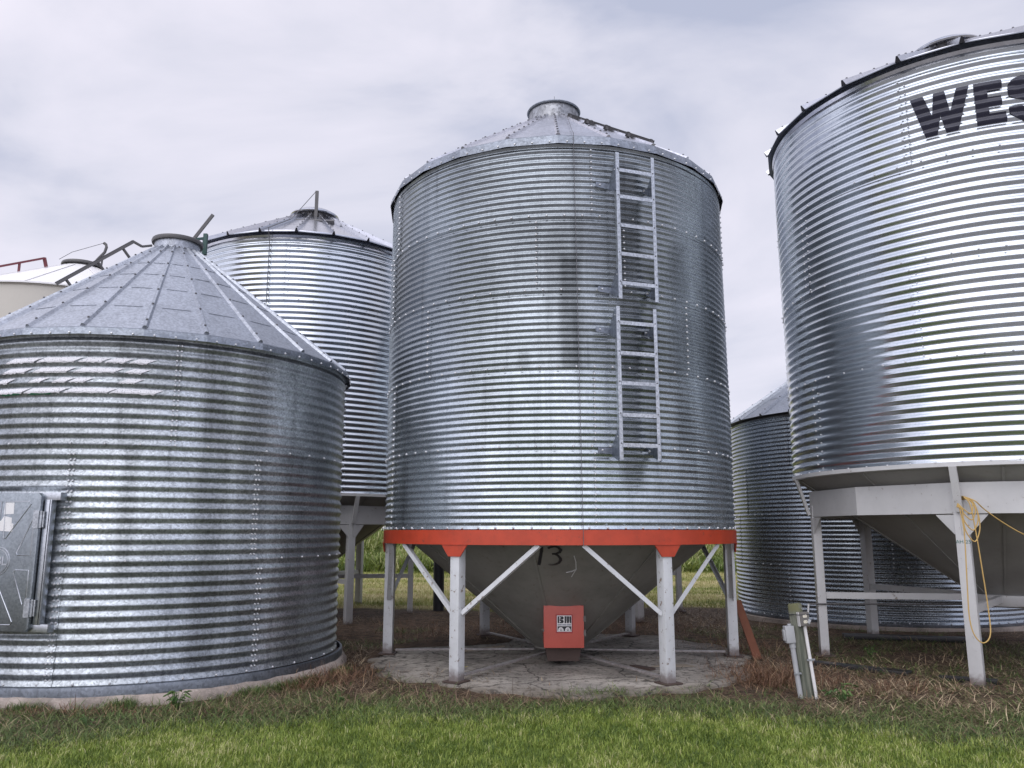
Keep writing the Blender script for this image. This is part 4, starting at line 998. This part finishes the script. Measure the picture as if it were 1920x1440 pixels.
# wooden outlet post
t = thing('outlet_post', 'leaning weathered wooden post carrying an outlet box and conduits', 'utility post', (2.785, 7.93, -.05)); t.rotation_euler = (R(-2), R(-4.4), 0)
p = MB(); n = 20
for z, r_ in ((-.1, .070), (.4, .067), (.82, .064), (.835, .056)):
    for k in range(n): a = 2 * PI * k / n; q = r_ * (1 + .03 * math.sin(3 * a) + random.uniform(-.015, .015)); p.v.append((q * math.sin(a), -q * math.cos(a), z + (random.uniform(-.006, .008) if z > .8 else 0)))
for i in range(3):
    for k in range(n): p.f.append((i * n + k, i * n + (k + 1) % n, (i + 1) * n + (k + 1) % n, (i + 1) * n + k)); p.m.append(0)
p.f.append(tuple(3 * n + k for k in range(n))); p.m.append(0); p.build('post', M['wood'], t, 50)
bx = MB(); bx.box((.030, -.098, .700), (.095, .062, .125)); ob = bx.build('outlet_box', M['steelbox'], t, bevel=.006)
c = MB(); c.box((.030, -.131, .700), (.088, .004, .118), mi=0); c.box((-.0195, -.1, .70), (.004, .066, .128), mi=1); c.build('cover_plate', [M['steelbox'], M['pvc']], ob)
for z in (.727, .675):
    r_ = MB(); 
    r_.plate([(.019 * math.cos(q), min(.014, max(-.014, .019 * math.sin(q)))) for q in np.linspace(0, 2 * PI, 17)[:-1]], (.034, -.1325, z), (1, 0, 0), (0, 0, 1), .004)
    for dx in (-.007, .007): r_.box((.034 + dx, -.1370, z + .003), (.003, .0015, .008), mi=1)
    r_.box((.034, -.1370, z - .008), (.004, .0015, .004), mi=1); r_.build('receptacle', [M['ivory'], M['black']], ob)
f = MB(); f.box((.064, -.142, .676), (.022, .03, .04), Matrix.Rotation(.5, 3, 'Y')); f.build('flap_cover', M['pvcg'], ob, bevel=.004)
c = MB(); c.tube([(.034, -.088, .64), (.040, -.086, .35), (.047, -.085, -.02)], .0155, 12); c.build('conduit', M['pvc'], t)
c = MB(); c.tube([(-.088, -.03, .45), (-.086, -.03, .2), (-.082, -.035, -.02)], .024, 12); c.tube([(-.088, -.03, .44), (-.088, -.03, .50)], .03, 12); c.build('conduit', M['pvcg'], t)
c = MB(); c.box((-.105, -.035, .565), (.085, .075, .155)); c.box((-.152, -.03, .56), (.02, .05, .10)); c.tube([(-.09, -.03, .64), (-.09, -.03, .66)], .02); c.build('junction_box', M['pvcg'], t, bevel=.005)
for zz, xx, yy, w_ in ((.33, .04, -.092, .075), (.21, -.085, -.045, .07)):
    s = MB(); s.box((xx, yy - .010, zz), (w_, .012, .016)); s.build('pipe_strap', M['zinc'], t)
w_ = MB(); w_.tube([(.074 * math.sin(q), -.072 * math.cos(q) - .0, .745 + .006 * math.cos(2 * q)) for q in np.linspace(.9, 2 * PI - .9, 20)] + [(-.03, -.132, .742), (.03, -.134, .74), (.078, -.132, .742)], .004, 6, closed=True); w_.build('tie_wire', M['black'], t)
e = MB(); e.tube([(.045 + .008 * math.cos(q), -.075, .79 + .008 * math.sin(q)) for q in np.linspace(0, 2 * PI, 9)[:-1]], .003, 6, closed=True); e.build('ring_hook', M['zinc'], t)

# yellow cord hung over the strut of the right bin
def smooth(pts, n=6):
    P = [Vector(p) for p in pts]; out = []
    for i in range(len(P) - 1):
        p0, p1, p2, p3 = P[max(i - 1, 0)], P[i], P[i + 1], P[min(i + 2, len(P) - 1)]
        for k in range(n):
            u = k / n; out.append(.5 * ((2 * p1) + (p2 - p0) * u + (2 * p0 - 5 * p1 + 4 * p2 - p3) * u * u + (3 * p1 - p0 - 3 * p2 + p3) * u ** 3))
    out.append(P[-1]); return out
c = MB(); H = Vector((4.52, 8.14, 1.78)); Yc = 7.98
for k, (rw, dp) in enumerate(((.055, .16), (.075, .21), (.095, .30), (.105, .40))):
    top = 1.80 - .01 * k; pts = [(4.415 - .004 * k, Yc + .03, top - .06), (4.425, Yc - .02, top - .10), (4.43 + .0 * k, Yc - .03, top - dp * .7), (4.47 + rw * .3, Yc - .045, top - dp), (4.47 + rw * .95, Yc - .035, top - dp * .72), (4.475 + rw, Yc - .02, top - dp * .35), (4.50 + .02 * k, Yc + .03, top), (4.52, Yc + .14, top + .015)]
    c.tube(smooth(pts), .006, 7)
lp = [(4.42, Yc + .02, 1.72), (4.415, Yc - .03, 1.55), (4.415, Yc - .035, 1.40), (4.385, Yc - .05, .95), (4.37, Yc - .06, .66), (4.39, Yc - .08, .50), (4.46, Yc - .09, .43), (4.54, Yc - .08, .50), (4.565, Yc - .05, .72), (4.545, Yc - .04, 1.2), (4.525, Yc - .045, 1.45), (4.50, Yc - .04, 1.72), (4.48, Yc + .02, 1.80)]
c.tube(smooth(lp, 8), .006, 7)
c.tube(smooth([(4.50, Yc + .02, 1.80), (4.56, Yc - .03, 1.76), (4.66, Yc, 1.68), (4.83, Yc + .02, 1.56), (5.03, Yc + .02, 1.44), (5.4, Yc + .1, 1.30), (5.9, Yc - .1, 1.30), (6.5, Yc - .3, 1.5), (6.63, 7.76, 1.68)], 8), .006, 7)
tag(c.build('extension_cord', M['cord']), 'yellow extension cord looped over a strut and hanging down the right bin leg', 'cord')

# rusty board leaning on the right leg
b = MB(); b.bar((2.80, 10.28, .62), (2.92, 9.93, -.03), .020, .10, (1, .15, .25)); tag(b.build('rusty_board', M['rust'], bevel=.004), 'rust brown board leaning beside the right leg of the orange ringed bin', 'board')
def ground_plank(name, pts, w, h, mat, label, cat, group=None):
    b = MB(); b2 = [(x, y, float(height(np.array([x]), np.array([y]))[0]) + dz) for x, y, dz in pts]
    for a_, c_ in zip(b2[:-1], b2[1:]): b.bar(a_, c_, w, h)
    o = b.build(name, mat, bevel=.004); return tag(o, label, cat, group)
ground_plank('black_beam', [(3.35, 9.62, .03), (4.20, 8.85, .012)], .16, .05, M['blackp'], 'black beam lying beneath the base plate of the right bin leg, angled towards the lawn', 'beam')
ground_plank('black_beam', [(4.55, 11.45, .05), (6.3, 11.15, .04)], .10, .07, M['blackp'], 'long black beam lying in the straw behind the tall right bin', 'beam')
ground_plank('black_beam', [(4.35, 8.55, .02), (4.75, 8.22, .03)], .07, .05, M['blackp'], 'short black stick half buried in straw beside the cord draped leg', 'beam')
b = MB(); b.box((1.42, 9.12, .012), (.30, .09, .02), Matrix.Rotation(R(-52), 3, 'Z')); tag(b.build('steel_scrap', M['brownp']), 'dark brown steel strip lying on the pad under the orange ringed bin', 'scrap')
b = MB(); b.plate([(-.25, -.06), (-.05, -.10), (.24, -.05), (.16, .07), (-.06, .09), (-.14, .05)], (1.78, 9.28, .004), (1, 0, 0), (0, 1, 0), .006); tag(b.build('cardboard_scrap', M['card']), 'flat tan cardboard scrap lying on the concrete pad', 'scrap')
b = MB(); b.bar((-.62, 10.35, .01), (-.10, 10.75, .015), .03, .02); tag(b.build('wood_stick', M['card']), 'pale stick lying on dark soil near the left legs', 'stick')
# black pole behind
b = MB(); b.tube([(-1.42, 16.0, -.2), (-1.43, 16.0, 1.2), (-1.43, 16.0, 2.2)], .105, 20); tag(b.build('black_pole', M['black']), 'thick black pole standing at the field edge behind the orange ringed bin', 'pole')
# fallen leaves
for i, (x, y, lab) in enumerate(((4.05, 6.42, 'yellow fallen leaf on the lawn near the right corner'), (-.55, 9.15, 'yellow fallen leaf on the concrete pad'))):
    z = float(height(np.array([x]), np.array([y]))[0]) + (.05 if i == 0 else .04); b = MB(); B_ = [(0, 0, 0), (.02, .015, .006), (.045, .018, 0), (.07, 0, .012), (.045, -.018, .004), (.02, -.015, .008)]
    b.add([Vector(q) * 1.1 + Vector((x, y, z)) for q in B_], [(0, 1, 2, 3), (0, 3, 4, 5)]); tag(b.build('fallen_leaf', M['yleaf']), lab, 'leaf', 'yellow fallen leaves')
